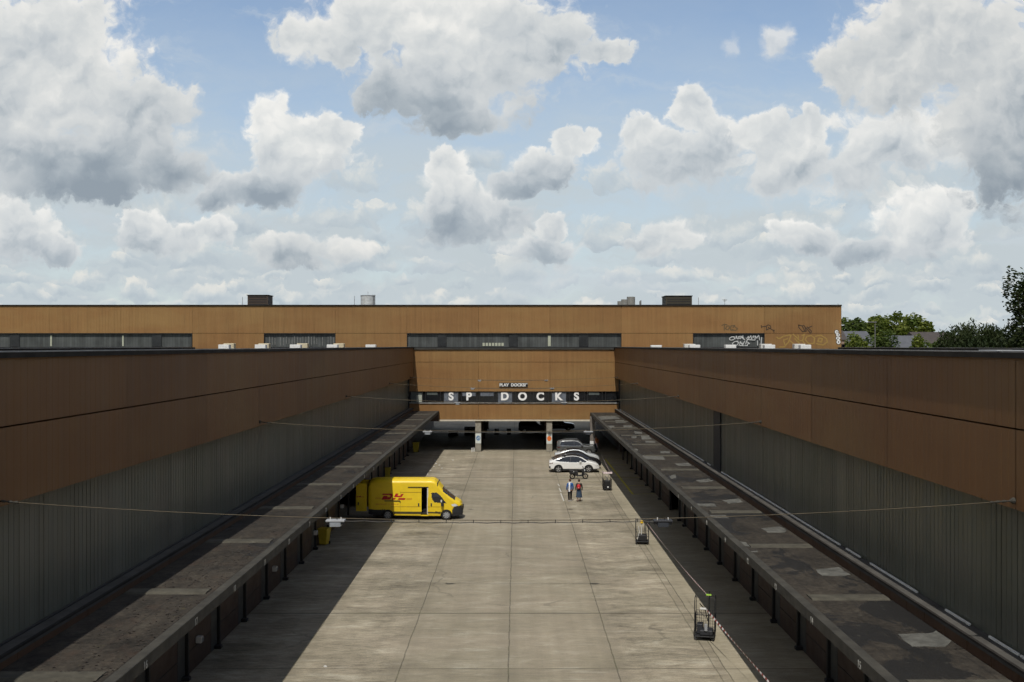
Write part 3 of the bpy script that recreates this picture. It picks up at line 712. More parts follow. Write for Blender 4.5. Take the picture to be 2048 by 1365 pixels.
# rooftop plant of the hall
def roof_box(x0, x1, y0, y1, yb, Y, label, m):
    t = thing("rooftop_plant_room", label, "plant room", ((x0 + x1) / 2 / F * Y - VX / F * Y, Y, ZT - .05))
    w = (x1 - x0) / F * Y / 2; h = H - (y0 - VY) / F * Y - ZT + .05
    MB().bbox(-w, w, 0, w * 2.0, 0, h - .1, .02).build("housing", m, t)
    MB().bbox(-w - .08, w + .08, -.08, w * 2.0 + .08, h - .098, h, .02).build("lid", M_coping, t)
    mb = MB()
    for k in range(5): mb.box(-w + .15, w - .15, -.03, -.002, .25 + k * .3, .33 + k * .3)
    mb.build("louvre", M_black, t)
M_pbrown = plain("dark_brown_sheet", (.055, .037, .026), .7, var=.15)
roof_box(495, 536, 590, 611, 0, 128, "dark brown plant room box on the left part of the hall roof", M_pbrown)
roof_box(1331.5, 1384, 591.5, 611, 0, 127, "dark brown plant room box on the right part of the hall roof", plain("dark_olive_sheet", (.05, .042, .026), .7, var=.15))
t = thing("water_tank", "pale white round tank standing on the hall roof left of centre", "tank", ((736 - VX) / F * 135, 135, ZT - .05))
MB().cyl((0, 0, 0), (0, 0, 1.95), .93, n=28).build("shell", plain("weathered_white_tank", (.5, .52, .52), .6, var=.2, scale=3), t, True)
MB().cyl((0, 0, 1.951), (0, 0, 2.02), .97, n=28).tube([(0, 0, 2.0), (0, 0, 2.5)], .03).build("rim", M_ltgrey, t)
MB().tube([(.75, -.6, 0), (.75, -.6, 2.1)], .03).tube([(.95, -.35, 0), (.95, -.35, 2.1)], .03).build("ladder", M_grey, t)
t = thing("silo_cluster", "grey concrete silos of three heights behind the hall roof", "silo", ((1254 - VX) / F * 240, 240, 0))
for (dx, r_, ztop) in ((.9, .95, 23.2), (-.55, .8, 22.6), (-1.6, .6, 22.2)):
    MB().cyl((dx, 0, 0), (dx, 0, ztop), r_, n=20).build("silo", plain("silo_concrete", (.2, .2, .19), .8, var=.2), t, True)
t = thing("pipe_stack", "thin grey pipe stacks standing right of the silos", "chimney", ((1272 - VX) / F * 240, 240, 0))
for dx, ztop in ((-.5, 22.0), (.1, 21.4), (.9, 22.2), (1.1, 22.4)): MB().cyl((dx, 0, 0), (dx, 0, ztop), .14, n=8).build("pipe", M_grey, t)
MB().box(-.6, 1.3, -.1, .1, 21.2, 21.3).build("platform", M_grey, t)
def antenna(px, h, label, arms):
    t = thing("roof_antenna", label, "antenna", ((px - VX) / F * 122, 122, ZT - .05), group="thin antennas on the hall roof")
    MB().tube([(0, 0, 0), (0, 0, h)], .025).build("mast", M_grey, t)
    if arms: MB().tube([(-.3, 0, h - .1), (.3, 0, h - .1)], .03).tube([(-.2, 0, h - .22), (.2, 0, h - .22)], .025).build("arms", M_grey, t)
antenna(1449.5, .98, "short mast with cross arms right of the right plant room", True)
antenna(485, 1.2, "thin bare mast left of the left plant room", False)
antenna(709, 1.3, "thin bare mast left of the white roof tank", False)
antenna(545, 1.2, "thin bare mast right of the left plant room", False)
antenna(1676, .45, "tiny mast at the right end of the hall roof", False)
antenna(1397, 1.15, "thin bare mast just right of the right plant room", False)

# ---- the two side wings
def YL(k): return 23.3 + 8.07 * k
WJ = [YL(k) for k in range(-3, 12)] + [D - .05]
Y0 = WJ[0]
def wing(name, side, label):
    s = side; F_ = LX if s < 0 else RX; GL = F_ + s * .55
    zl = 4.97 if s < 0 else 4.87; zc = 4.65 if s < 0 else 4.47
    far = 36.7 * s; cx_edge = -8.75 if s < 0 else 8.30; dw = -11.97 if s < 0 else 11.28
    zb, zj, zt = 8.36, 10.15, 11.72
    w = thing(name, label, "warehouse")
    def pt(mb, nm, m, smooth=False, parent=w): return mb.build(nm, m, parent, smooth)
    for a, b_ in zip(WJ, WJ[1:]):
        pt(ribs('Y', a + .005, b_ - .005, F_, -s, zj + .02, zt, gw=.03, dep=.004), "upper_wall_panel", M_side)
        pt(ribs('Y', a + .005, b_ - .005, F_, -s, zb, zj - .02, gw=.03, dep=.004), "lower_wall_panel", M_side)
        # channel glass, small upstands between the channels
        mb = MB(); n = int((b_ - a) / .262); p = (b_ - a) / n
        for k in range(n):
            y = a + k * p; j = random.uniform(-.004, .004)
            mb.quad((GL + j, y + .002, zl), (GL + j, y + p - .002, zl), (GL + j, y + p - .002, zb + .3), (GL + j, y + .002, zb + .3))
            mb.box(min(GL, GL - s * .007) , max(GL, GL - s * .007), y - .008, y + .008, zl, zb + .3)
        pt(mb, "glazing_bay", M_glaz)
    x0, x1 = sorted((F_ + s * .13, far))
    cp = sorted((F_ - s * .10, F_ + s * .35))
    pt(MB().box(cp[0], cp[1], Y0, D - .15, zt + .002, 11.85), "parapet_coping", M_coping)
    e = sorted((F_ + s * .22, F_ + s * .26)); pt(MB().box(e[0], e[1], Y0, D - .15, 11.852, 11.885), "coping_flashing", M_flash)
    pt(MB().box(x0, x1, Y0, D - .16, 11.3, 11.6), "roof", M_gravel)
    fe = sorted((far - s * .4, far)); pt(MB().box(fe[0], fe[1], Y0, D - .15, 10.0, 11.80), "far_parapet", M_coping)
    fe = sorted((far - s * .45, far - s * .36)); pt(MB().box(fe[0], fe[1], Y0, D - .15, 11.802, 11.84), "far_flashing", M_flash)
    o = sorted((far - s * .01, far - s * .3)); pt(MB().box(o[0], o[1], Y0, D - .15, 0, 9.98), "outer_wall", M_side)
    sf = sorted((F_ + s * .13, GL + s * .3)); pt(MB().box(sf[0], sf[1], Y0, D - .1, zb + .31, zb + .4), "soffit", M_coping)
    bk = sorted((GL + s * .1, GL + s * .3)); pt(MB().box(bk[0], bk[1], Y0, D - .1, zc - .5, zb + .31), "backing_wall", M_dark)
    lg = sorted((F_ + s * .003, GL + s * .09)); pt(MB().box(lg[0], lg[1], Y0, D - .1, zl - .14, zl - .004), "window_ledge", M_ledge)
    pt(ribs('Y', Y0, D - .1, F_ + s * .03, -s, zc - .4, zl - .15, pitch=1.345, gw=.03, dep=.012), "plinth_strip", M_plinth)
    pt(MB().box(*sorted((F_ - s * .02, F_ + s * .06)), Y0, D - .1, zl - .05, zl + .004), "ledge_trim", M_coping)
    # front wall closing the wing towards the camera
    pt(MB().box(*sorted((GL + s * .3, far - s * .3)), Y0, Y0 + .3, 0, 11.29), "gable_wall", M_side)
    # dark column in the far corner
    pt(MB().box(*sorted((GL - s * .12, GL + s * .1)), D - .5, D - .12, zl, zb + .3), "corner_post", M_black)
    # canopy over the docks
    can = pt(MB().box(*sorted((cx_edge + s * .28, F_ + s * .02)), Y0, D - .9, zc - .22, zc), "canopy", M_feltW if s < 0 else M_feltE)
    MB().bbox(*sorted((cx_edge, cx_edge + s * .279)), Y0, D - .9, zc - .30, zc + .03, .015).build("fascia", M_fascia, can)
    MB().box(*sorted((cx_edge + s * .3, F_)), Y0, D - .9, zc - .32, zc - .222).build("underside", M_door or M_doorb, can)
    for k in range(-3, 12):
        y = YL(k) - .05; mb = MB(); xa = cx_edge + s * .45; xb = F_ - s * .05; n = 14; hh = .045
        for i in range(n):      # hump with slightly uneven height
            u0 = xa + (xb - xa) * i / n; u1 = xa + (xb - xa) * (i + 1) / n
            for (d0, z0_), (d1, z1_) in (((-.38, .003), (-.22, hh)), ((-.22, hh), (.22, hh)), ((.22, hh), (.38, .003))):
                mb.quad((u0, y + d0, zc + z0_), (u1, y + d0, zc + z0_), (u1, y + d1, zc + z1_), (u0, y + d1, zc + z1_))
        for u in (xa, xb): mb.quad((u, y - .38, zc + .003), (u, y - .22, zc + hh), (u, y + .22, zc + hh), (u, y + .38, zc + .003))
        mb.build("rib", M_ribm, can)
    if s < 0:
        pt(MB().box(-9.75, cx_edge + .02, D - .89, D - .15, 3.52, zc), "canopy_end_beam", plain("end_beam_brown", (.06, .036, .024), .7))
        pt(MB().box(F_ - .3, -9.76, D - .89, D - .15, zc - .3, zc - .02), "canopy_end", M_feltW)
    else:
        pt(MB().box(cx_edge, F_ + .02, D - .89, D - .15, zc - .3, zc - .01), "canopy_end", M_feltE)
    # dock wall: posts, brown doors, grey jambs
    ph = 37.9 if s < 0 else 37.7
    ys = [ph + 4.03 * k for k in range(-8, 20)]
    if s > 0: ys = [y for y in ys if not (70.5 < y < 79)] + [72.1, 76.6]; ys.sort()
    opens = ((69.9, 78.4),) if s < 0 else ((72.0, 76.7), (104, 125))
    nums = (list(range(13, 40)) if s < 0 else list(range(18, 1, -1)))
    for i, (a, b_) in enumerate(zip(ys, ys[1:])):
        if b_ > D: b_ = D
        pt(MB().bbox(*sorted((dw - s * .12, dw)), a - .08, a + .08, 0, zc - .33, .015), "dock_post", M_black)
        mid = (a + b_) / 2
        if any(o0 < mid < o1 for o0, o1 in opens):
            continue
        pt(MB().box(*sorted((dw, dw + s * .08)), a + .1, b_ - .1 - .82, 0.0, zc - .33), "dock_door", M_doorb)
        mb = MB()
        for q in range(1, 5): mb.box(*sorted((dw - s * .02, dw - s * .001)), a + .2, b_ - 1.0, q * .8, q * .8 + .03)
        mb.build("door_rail", M_black, pt(MB().box(*sorted((dw - s * .01, dw + s * .07)), b_ - .1 - .82, b_ - .1, 0.0, zc - .33), "door_jamb", M_doorg))
        pt(MB().bbox(*sorted((dw - s * .28, dw - s * .001)), b_ - .5, b_ - .25, 0.0, .14, .02), "buffer", M_black)
    pt(MB().box(*sorted((dw + s * 1.6, dw + s * 1.8)), Y0, D - .1, 0, zc - .35), "inner_wall", M_dark)  # near-black colour stands for the unlit inside of the open docks
    return w, can
west, canW = wing("west_wing", -1, "dark brown side building with channel glass strip on the left of the yard")
east, canE = wing("east_wing", 1, "brown side building with channel glass strip on the right of the yard")
# dock numbers on the fascias
yn = [24.7, 28.6, 32.5, 36.4, 40.3, 44.3, 48.1, 52.2, 56.2, 60.2, 64.2]
for i, y in enumerate(yn):
    add_mesh("dock_number", text_mesh(str(16 + i), .27, .002, .004), M_num, canW, (-8.744, y, 4.46), R(90))
for i, y in enumerate([25.36, 29.45, 33.55, 37.6, 41.6, 45.7, 49.7, 53.7]):
    add_mesh("dock_number", text_mesh(str(15 - i), .27, .002, .004), M_num, canE, (8.294, y, 4.27), R(-90))
# white edge strips at the foot of the right glass
for a, b_ in ((22.9, 24.0), (24.1, 25.6), (26.7, 28.2), (30.2, 34.2), (35.2, 36.7), (37.4, 59.0), (62.4, 63.4), (64.6, 117)):
    MB().box(11.53, 11.58, a, b_, 4.87, 4.92).build("white_edge_strip", plain("white_strip_paint", (.8, .78, .72), .8, spec=.1), east)
MB().box(11.58, 11.66, 59.6, 61.6, 4.872, 8.6).build("dark_panel", M_black, east)
# conduit lying along the glass foot on the left
MB().box(-12.12, -12.06, Y0, D - 1, 4.967, 4.99).build("ledge_conduit", M_black, west)
# pale felt patches on the right canopy (outlets at each bay + repairs)
def patch(pts, zc, parent, m=M_patch, nm="felt_patch"):
    mb = MB(); n = len(pts); cx = sum(p[0] for p in pts) / n; cy = sum(p[1] for p in pts) / n
    P3 = []
    for a_, b_ in zip(pts, pts[1:] + pts[:1]):
        L3 = math.hypot(b_[0] - a_[0], b_[1] - a_[1]); m_ = max(2, int(L3 / .22))
        for q in range(m_):
            t_ = q / m_; j = .045 if q else .02
            P3.append((a_[0] + (b_[0] - a_[0]) * t_ + random.uniform(-j, j), a_[1] + (b_[1] - a_[1]) * t_ + random.uniform(-j, j)))
    n = len(P3)
    i = len(mb.v)
    for p in P3: mb.v.append((p[0], p[1], zc + .012))
    mb.f.append(tuple(range(n)))
    for p in P3: mb.v.append((p[0], p[1], zc + .001))
    for j in range(n): mb.f.append((j, j + n, (j + 1) % n + n, (j + 1) % n))
    return mb.build(nm, m, parent)
def cpx(px, py, z):      # pixel on the canopy plane -> XY
    Y = F * (H - z) / (py - VY); return ((px - VX) / F * Y, Y)
zE = 4.47
for q in ([(1795, 1269), (1858, 1268), (1870, 1262), (1903, 1283), (1893, 1294), (1824, 1294)], [(1630, 1140), (1676, 1135), (1700, 1150), (1690, 1153), (1643, 1152)],
          [(1523, 1058), (1560, 1054), (1574, 1062), (1568, 1066), (1535, 1066)], [(1445, 1001), (1478, 998), (1487, 1005), (1458, 1008)], [(1391, 961), (1419, 958), (1426, 963), (1400, 966)],
          [(1349, 928), (1376, 926), (1383, 932), (1356, 932)], [(1386, 1008), (1430, 1008), (1434, 1014), (1392, 1013)], [(1412, 1031), (1450, 1031), (1458, 1037), (1424, 1036)],
          [(1282, 872), (1297, 871), (1304, 879), (1284, 880)], [(1280, 913), (1290, 911), (1324, 912), (1330, 920), (1286, 919)], [(1320, 903), (1339, 903), (1341, 907), (1322, 907)],
          [(1262, 899), (1275, 898), (1276, 902), (1265, 902)], [(1268, 863), (1284, 865), (1285, 868), (1270, 868)], [(1262, 874), (1273, 873), (1273, 877), (1264, 877)], [(1290, 882), (1310, 883), (1311, 886), (1291, 886)],
          [(1215, 852), (1228, 852), (1230, 857), (1217, 857)], [(1230, 841), (1248, 841), (1252, 846), (1232, 846)], [(1246, 852), (1264, 851), (1265, 855), (1248, 855)],
          [(1475, 1084), (1490, 1085), (1503, 1094), (1488, 1093)], [(1488, 1022), (1505, 1023), (1506, 1026), (1490, 1025)], [(1500, 1103), (1515, 1102), (1516, 1105), (1502, 1105)],
          [(1340, 953), (1350, 950), (1353, 957), (1342, 958)], [(1196, 834), (1230, 832), (1240, 838), (1202, 840)]):
    patch([cpx(x, y, zE) for x, y in q], zE, canE)
# drainage pipe end and debris strips on the left canopy are in the felt itself; a few loose pieces here
M_deb = plain("dead_leaves", (.036, .027, .020), .9, var=.5)
mb = MB()
for k in range(1500):
    y = 15 + 70 * random.random() ** 1.4; side = random.random()
    x = -8.95 - abs(random.gauss(0, 1.0)); z = 4.655
    if x < -11.4: continue
    a = random.uniform(0, PI); r_ = random.uniform(.015, .05)
    mb.quad(*[(x + r_ * math.cos(a + q), y + r_ * math.sin(a + q), z + random.uniform(.004, .03)) for q in (0, 1.4, 3.1, 4.6)])
tag(mb.build("dead_leaves", M_deb), "dead leaves and moss scattered over the left canopy roof", "leaves", kind='stuff')
# wall lamps on the left dock wall
for i, (px, py) in enumerate([(397, 1279), (548, 1138), (630, 1066), (683, 1013)]):
    Y = F * 11.9 / (VX - px); z = H - (py - VY) / F * Y
    t = thing("wall_lamp", ["small pale box lamp on the dock wall, nearest of four", "small pale box lamp on the dock wall, second nearest", "small pale box lamp on the dock wall above the large yellow bin", "small pale box lamp on the dock wall beside the van bay"][i], "lamp", (-11.97, Y, z), group="box lamps on the left dock wall")
    MB().bbox(0, .22, -.14, .14, -.12, .12, .02).build("housing", M_offw, t); MB().box(.221, .24, -.1, .1, -.08, .08).build("lens", M_lens, t)
# support frame at the end of the right canopy
t = thing("canopy_post", "grey steel post holding the far end of the right canopy", "post", (8.42, 116.2, 0))
MB().bbox(-.27, .27, -.22, .22, 0, 4.15, .02).build("shaft", plain("post_grey", (.17, .15, .13), .7), t)
MB().box(-.28, .22, -.25, -.225, 1.12, 1.45).build("notice", M_white, t)
MB().tube([(.1, -.3, 4.0), (.5, -5, 3.7), (.5, -12, 3.7)], .05).tube([(.1, -.3, 3.2), (.9, -3.0, 3.75)], .05).tube([(.1, 0, 3.6), (1.6, -1.5, 3.8)], .05).build("brace", M_grey, t)
# yellow / white markings
mk = MB(); Z = .004
def strip_line(mb, p, q, w):
    p = Vector(p); q = Vector(q); d = (q - p).normalized(); n = Vector((-d.y, d.x)) * w / 2
    mb.quad((p.x + n.x, p.y + n.y, Z), (p.x - n.x, p.y - n.y, Z), (q.x - n.x, q.y - n.y, Z), (q.x + n.x, q.y + n.y, Z))
strip_line(mk, (9.4, 84.6), (9.4, 111), .17)
for y in (84.6, 89.8, 95, 100.2, 105.4, 110.8): strip_line(mk, (9.47, y), (11.2, y + .4), .10)
tag(mk.build("yellow_marking", M_yline), kind='structure')
mk = MB()
for y in (92.2, 88.4, 84.7, 95.5): strip_line(mk, (3.75, y), (7.3, y), .09)
tag(mk.build("faded_yellow_marking", plain("faded_yellow_line", (.30, .27, .12), .85, var=.3, scale=5)), kind='structure')
mk = MB()
for a, b_ in ((81.0, 85.2), (86, 88.2), (89.5, 91)): strip_line(mk, (3.66, a), (3.60, b_), .10)
tag(mk.build("white_marking", M_wline), kind='structure')
# litter by the shadow edge
for i in range(9):
    x, y = [(870, 921), (868, 934), (872, 928), (879, 931), (884, 937), (861, 942), (855, 949), (906, 921), (650, 1334)][i]
    p = gnd(x, y); mb = MB(); r_ = .09 if i < 8 else .07
    ring = [(r_ * math.cos(a) * random.uniform(.6, 1.2), r_ * math.sin(a) * random.uniform(.5, 1.2)) for a in (0, 1.1, 2.2, 3.3, 4.4, 5.4)]
    base = [mb.v.append((a, b_, .002)) for a, b_ in ring]; [mb.v.append((a * .8, b_ * .8, .03 + .03 * random.random())) for a, b_ in ring]
    mb.f.append(tuple(range(6, 12)))
    for j in range(6): mb.f.append((j, (j + 1) % 6, 6 + (j + 1) % 6, 6 + j))
    o = mb.build("litter_scrap", M_offw, loc=(p.x, p.y, .001))
    if i == 8: tag(o, "single white paper scrap alone on the concrete in the lower left", "litter", "white scraps on the concrete")
    else: tag(o, "small white paper scrap on the concrete beyond the yellow van near the shadow edge", "litter", "white scraps beyond the van")
# dark bay curtain behind the van is just the open dock

# ---- span wires with lamps
def wire_y(s): return
def span(Y, i):
    zA = 8.55; sag = .44 if i < 4 else .3
    xl, xr = (LX, RX)
    words = ["nearest", "second nearest", "third nearest", "fourth nearest", "farthest"][i]
    w = thing("span_wire", words + " of the five wires stretched across the yard", "wire", (0, Y, 0), group="wires across the yard")
    def z(x):
        t = (x - xl) / (xr - xl); return zA - sag * 4 * t * (1 - t)
    n = 28; pts = [(xl + (xr - xl) * k / n, 0, z(xl + (xr - xl) * k / n)) for k in range(n + 1)]
    rad = .008 if i == 0 else (.012 if i == 1 else .014)
    MB().tube(pts, rad, 5).build("steel_wire", M_wire, w)
    cp = [(-4 + 7.3 * k / 24, 0, z(-4 + 7.3 * k / 24) - .045 - .02 * math.sin(k * PI / 2) ** 2) for k in range(25)]
    MB().tube([(p[0], p[1] - .002, p[2]) for p in cp], rad * 1.1, 5).build("lamp_cable", M_cable, w)
    mb = MB()
    for k in range(0, 25, 2): mb.box(cp[k][0] - .007, cp[k][0] + .007, -.02, .02, cp[k][2] - .02, cp[k][2] + .055)
    mb.build("cable_tie", M_black, w)
    for x, s_ in ((xl, 1), (xr, -1)):
        mb = MB()
        mb.tube([(x + s_ * (.0 + k * .05), 0, z(x + s_ * k * .05)) for k in range(12)], [.07 if k < 2 else (.03 if k % 3 else .014) for k in range(12)], 8)
        mb.build("anchor", M_fascia, w)
    for x, sd in ((-4.03, "left"), (3.26, "right")):
        l = thing("hanging_lamp", sd + " floodlight hanging on the " + words + " wire across the yard", "lamp", (x, Y, z(x)), group="floodlights hung on the wires")
        MB().bbox(-.21, .21, -.10, .10, -.075, -.03, .008).build("gear_tray", M_ltgrey if i != 0 or x < 0 else M_trim, l)
        MB().tube([(-.12, 0, -.04), (-.12, 0, .022)], .012).tube([(.12, 0, -.04), (.12, 0, .022)], .012).build("hanger", M_offw, l)
        MB().bbox(-.125, .125, -.09, .09, -.185, -.076, .01).build("lens", M_lens if x < 0 else plain("lamp_lens_dark", (.03, .034, .042), .4), l)
        MB().bbox(-.20, -.128, -.07, .07, -.135, -.076, .006).build("end_bracket", M_black, l); MB().bbox(.128, .20, -.07, .07, -.135, -.076, .006).build("end_bracket", M_black, l)
for i, Y in enumerate((23.35, 47.5, 71.6, 96.0, 114.5)): span(Y, i)
# rooflights on the wing roofs
def rooflight(px, Y, w, h, label, m):
    t = thing("roof_vent", label, "vent", ((px - VX) / F * Y, Y, 11.6), group="white vent boxes on the side roofs")
    MB().bbox(-w / 2, w / 2, 0, .9, 0, h, .04).build("cover", m, t); MB().box(-w / 2 - .05, w / 2 + .05, -.05, .95, 0.002, .12).build("curb", M_ltgrey, t)
ordw = ["first", "second", "third", "fourth", "fifth"]
for i, px in enumerate((1313, 1390, 1462, 1540, 1612)):
    rooflight(px, 108, 1.1, .50 if i else .46, ordw[i] + " low white box from the left on the right roof edge", M_white)
for i, px in enumerate((1380, 1533, 1600)):
    rooflight(px, 114, 1.2, .60, ordw[i] + " pale box from the left behind the front row on the right roof", M_offw)
for i, px in enumerate((447, 520, 590, 664, 741)):
    rooflight(px, 108 if i < 4 else 114, 1.1, .52, ordw[i] + " low white box from the left on the left roof edge", M_white)
for i, px in enumerate((457, 527, 604, 677)):
    rooflight(px, 114, 1.15, .66, ordw[i] + " cream box from the left behind the front row on the left roof", plain("cream_vent", (.55, .48, .33), .6))
t = thing("metal_frame", "thin pale metal frame lying on the near right roof edge", "frame", (0, 0, 0))
mb = MB(); q = [atY(1969, 716, 24.5), atY(2004, 706, 26.5), atY(2049, 705, 24.5), atY(2010, 717, 23)]
for a, b_ in zip(q, q[1:] + q[:1]):
    a = Vector((a.x, a.y, 11.93)); b_ = Vector((b_.x, b_.y, 11.93)); mb.tube([a, b_], .02)
q = [(11.30, 24.6), (11.75, 26.6), (12.6, 26.6), (12.0, 23.4)]
mb = MB()
for a, b_ in zip(q, q[1:] + q[:1]): mb.tube([(a[0], a[1], 11.88 + .0), (b_[0], b_[1], 11.88)], .018)
mb.build("frame_tube", M_ltgrey, t)

# ------------------------------------------------------------------ vehicles
def inpoly(x, y, poly):
    c = False; n = len(poly)
    for i in range(n):
        x1, y1 = poly[i]; x2, y2 = poly[(i + 1) % n]
        if (y1 > y) != (y2 > y) and x < (x2 - x1) * (y - y1) / (y2 - y1) + x1: c = not c
    return c
def interp(tab, x):
    if x <= tab[0][0]: return tab[0][1]
    for (a, u), (b, v) in zip(tab, tab[1:]):
        if x <= b: return u + (v - u) * (x - a) / (b - a)
    return tab[-1][1]
def vehicle_shell(root, L, top, bot, hw, cls, mats, nx=110, nz=34, nyt=10, crown=.05, wheels=(), wr=.36):
    """side skins + top skin + ends, split into one mesh per class"""
    xs = [L * i / nx for i in range(nx + 1)]
    parts = {}
    def add(c, pts):
        if c is None: return
        mb = parts.setdefault(c, ({}, [], []))
        idx = []
        for p in pts:
            k = (round(p[0], 4), round(p[1], 4), round(p[2], 4))
            if k not in mb[0]: mb[0][k] = len(mb[1]); mb[1].append(p)
            if mb[0][k] not in idx: idx.append(mb[0][k])
        if len(idx) > 2: mb[2].append(tuple(idx))
    def bt(x):
        z = interp(bot, x)
        for wx in wheels:
            d = abs(x - wx)
            if d < wr * 1.14: z = max(z, wr * .92 + math.sqrt(max(0, (wr * 1.14) ** 2 - d * d)))
        return z
    cols = []
    for x in xs:
        zb, zt = bt(x), interp(top, x)
        cols.append([(x, hw(x, zb + (zt - zb) * j / nz), zb + (zt - zb) * j / nz) for j in range(nz + 1)])
    for i in range(nx):
        for j in range(nz):
            a, b, c, d = cols[i][j], cols[i + 1][j], cols[i + 1][j + 1], cols[i][j + 1]
            mx = (a[0] + b[0]) / 2; mz = (a[2] + c[2]) / 2
            for s in (-1, 1):
                q = [(p[0], p[1] * s, p[2]) for p in (a, b, c, d)]
                if s > 0: q = q[::-1]
                add(cls('near' if s < 0 else 'side', mx, mz), q)
        for k in range(nyt):
            def P_(col, t):
                x, y, z = col[nz]; return (x, y * t, z + crown * (1 - t * t))
            t0 = -1 + 2 * k / nyt; t1 = -1 + 2 * (k + 1) / nyt
            q = [P_(cols[i], t0), P_(cols[i + 1], t0), P_(cols[i + 1], t1), P_(cols[i], t1)]
            add(cls('top', (q[0][0] + q[1][0]) / 2, (t0 + t1) / 2), q)
    for e, col in (('rear', cols[0]), ('front', cols[-1])):
        for j in range(nz):
            for k in range(nyt):
                t0 = -1 + 2 * k / nyt; t1 = -1 + 2 * (k + 1) / nyt
                a, b = col[j], col[j + 1]
                q = [(a[0], a[1] * t0, a[2]), (a[0], a[1] * t1, a[2]), (b[0], b[1] * t1, b[2] + (crown * (1 - t1 * t1) if j == nz - 1 else 0)), (b[0], b[1] * t0, b[2] + (crown * (1 - t0 * t0) if j == nz - 1 else 0))]
                if e == 'rear': q = q[::-1]
                add(cls(e, (t0 + t1) / 2 * a[1], (a[2] + b[2]) / 2), q)
    # floor
    out = {}
    for c, (_, v, f) in parts.items():
        nm, m = mats[c]
        me = bpy.data.meshes.new(nm); me.from_pydata(v, [], f); me.update(); me.materials.append(m)
        me.polygons.foreach_set('use_smooth', [True] * len(me.polygons))
        try: me.set_sharp_from_angle(angle=R(35))
        except Exception: pass
        o = bpy.data.objects.new(nm, me); C.objects.link(o); o.parent = root; out[c] = o
    MB().box(.25, L - .25, -.62, .62, .22, .62).build("underbody", M_dark, root)
    return out
def wheel(root, x, y, r, w=.22, m=None, spokes=5, dark=False):
    s = -1 if y < 0 else 1
    wh = bpy.data.objects.new("wheel", None); C.objects.link(wh); wh.parent = root; wh.location = (x, y, r); wh.empty_display_size = .1
    mb = MB(); n = 28; prof = [(r * .64, -w / 2), (r * .9, -w / 2), (r, -w / 2 + .035), (r, w / 2 - .035), (r * .9, w / 2), (r * .64, w / 2)]
    for j in range(n):
        t = 2 * PI * j / n
        for (rr, yy) in prof: mb.v.append((rr * math.cos(t), yy, rr * math.sin(t)))
    k = len(prof)
    for j in range(n):
        for i in range(k - 1): mb.f.append((j * k + i, ((j + 1) % n) * k + i, ((j + 1) % n) * k + i + 1, j * k + i + 1))
    mb.build("tyre", M_tyre, wh, True)
    mb = MB(); ri = r * .645; yo = s * w / 2
    mb.cyl((0, yo - s * .10, 0), (0, yo - s * .085, 0), ri, n=24); mb.build("brake_disc", M_trim, wh)
    mb = MB(); mb.cyl((0, yo - s * .06, 0), (0, yo - s * .01, 0), ri * .22, n=12)
    for q in range(spokes):
        a = 2 * PI * q / spokes + .3; ca, sa = math.cos(a), math.sin(a); hw0, hw1 = ri * .13, ri * .20
        v0 = [(ca * ri * .15 - sa * hw0, sa * ri * .15 + ca * hw0), (ca * ri * .15 + sa * hw0, sa * ri * .15 - ca * hw0), (ca * ri * .98 + sa * hw1, sa * ri * .98 - ca * hw1), (ca * ri * .98 - sa * hw1, sa * ri * .98 + ca * hw1)]
        mb.quad(*[(p[0], yo - s * .022, p[1]) for p in v0])
    for j in range(24):
        a0, a1 = 2 * PI * j / 24, 2 * PI * (j + 1) / 24
        mb.quad(*[(rr * math.cos(a), yo - s * .012, rr * math.sin(a)) for rr, a in ((ri * .90, a0), (ri * 1.02, a0), (ri * 1.02, a1), (ri * .90, a1))])
    mb.build("rim", m or M_alloy, wh)
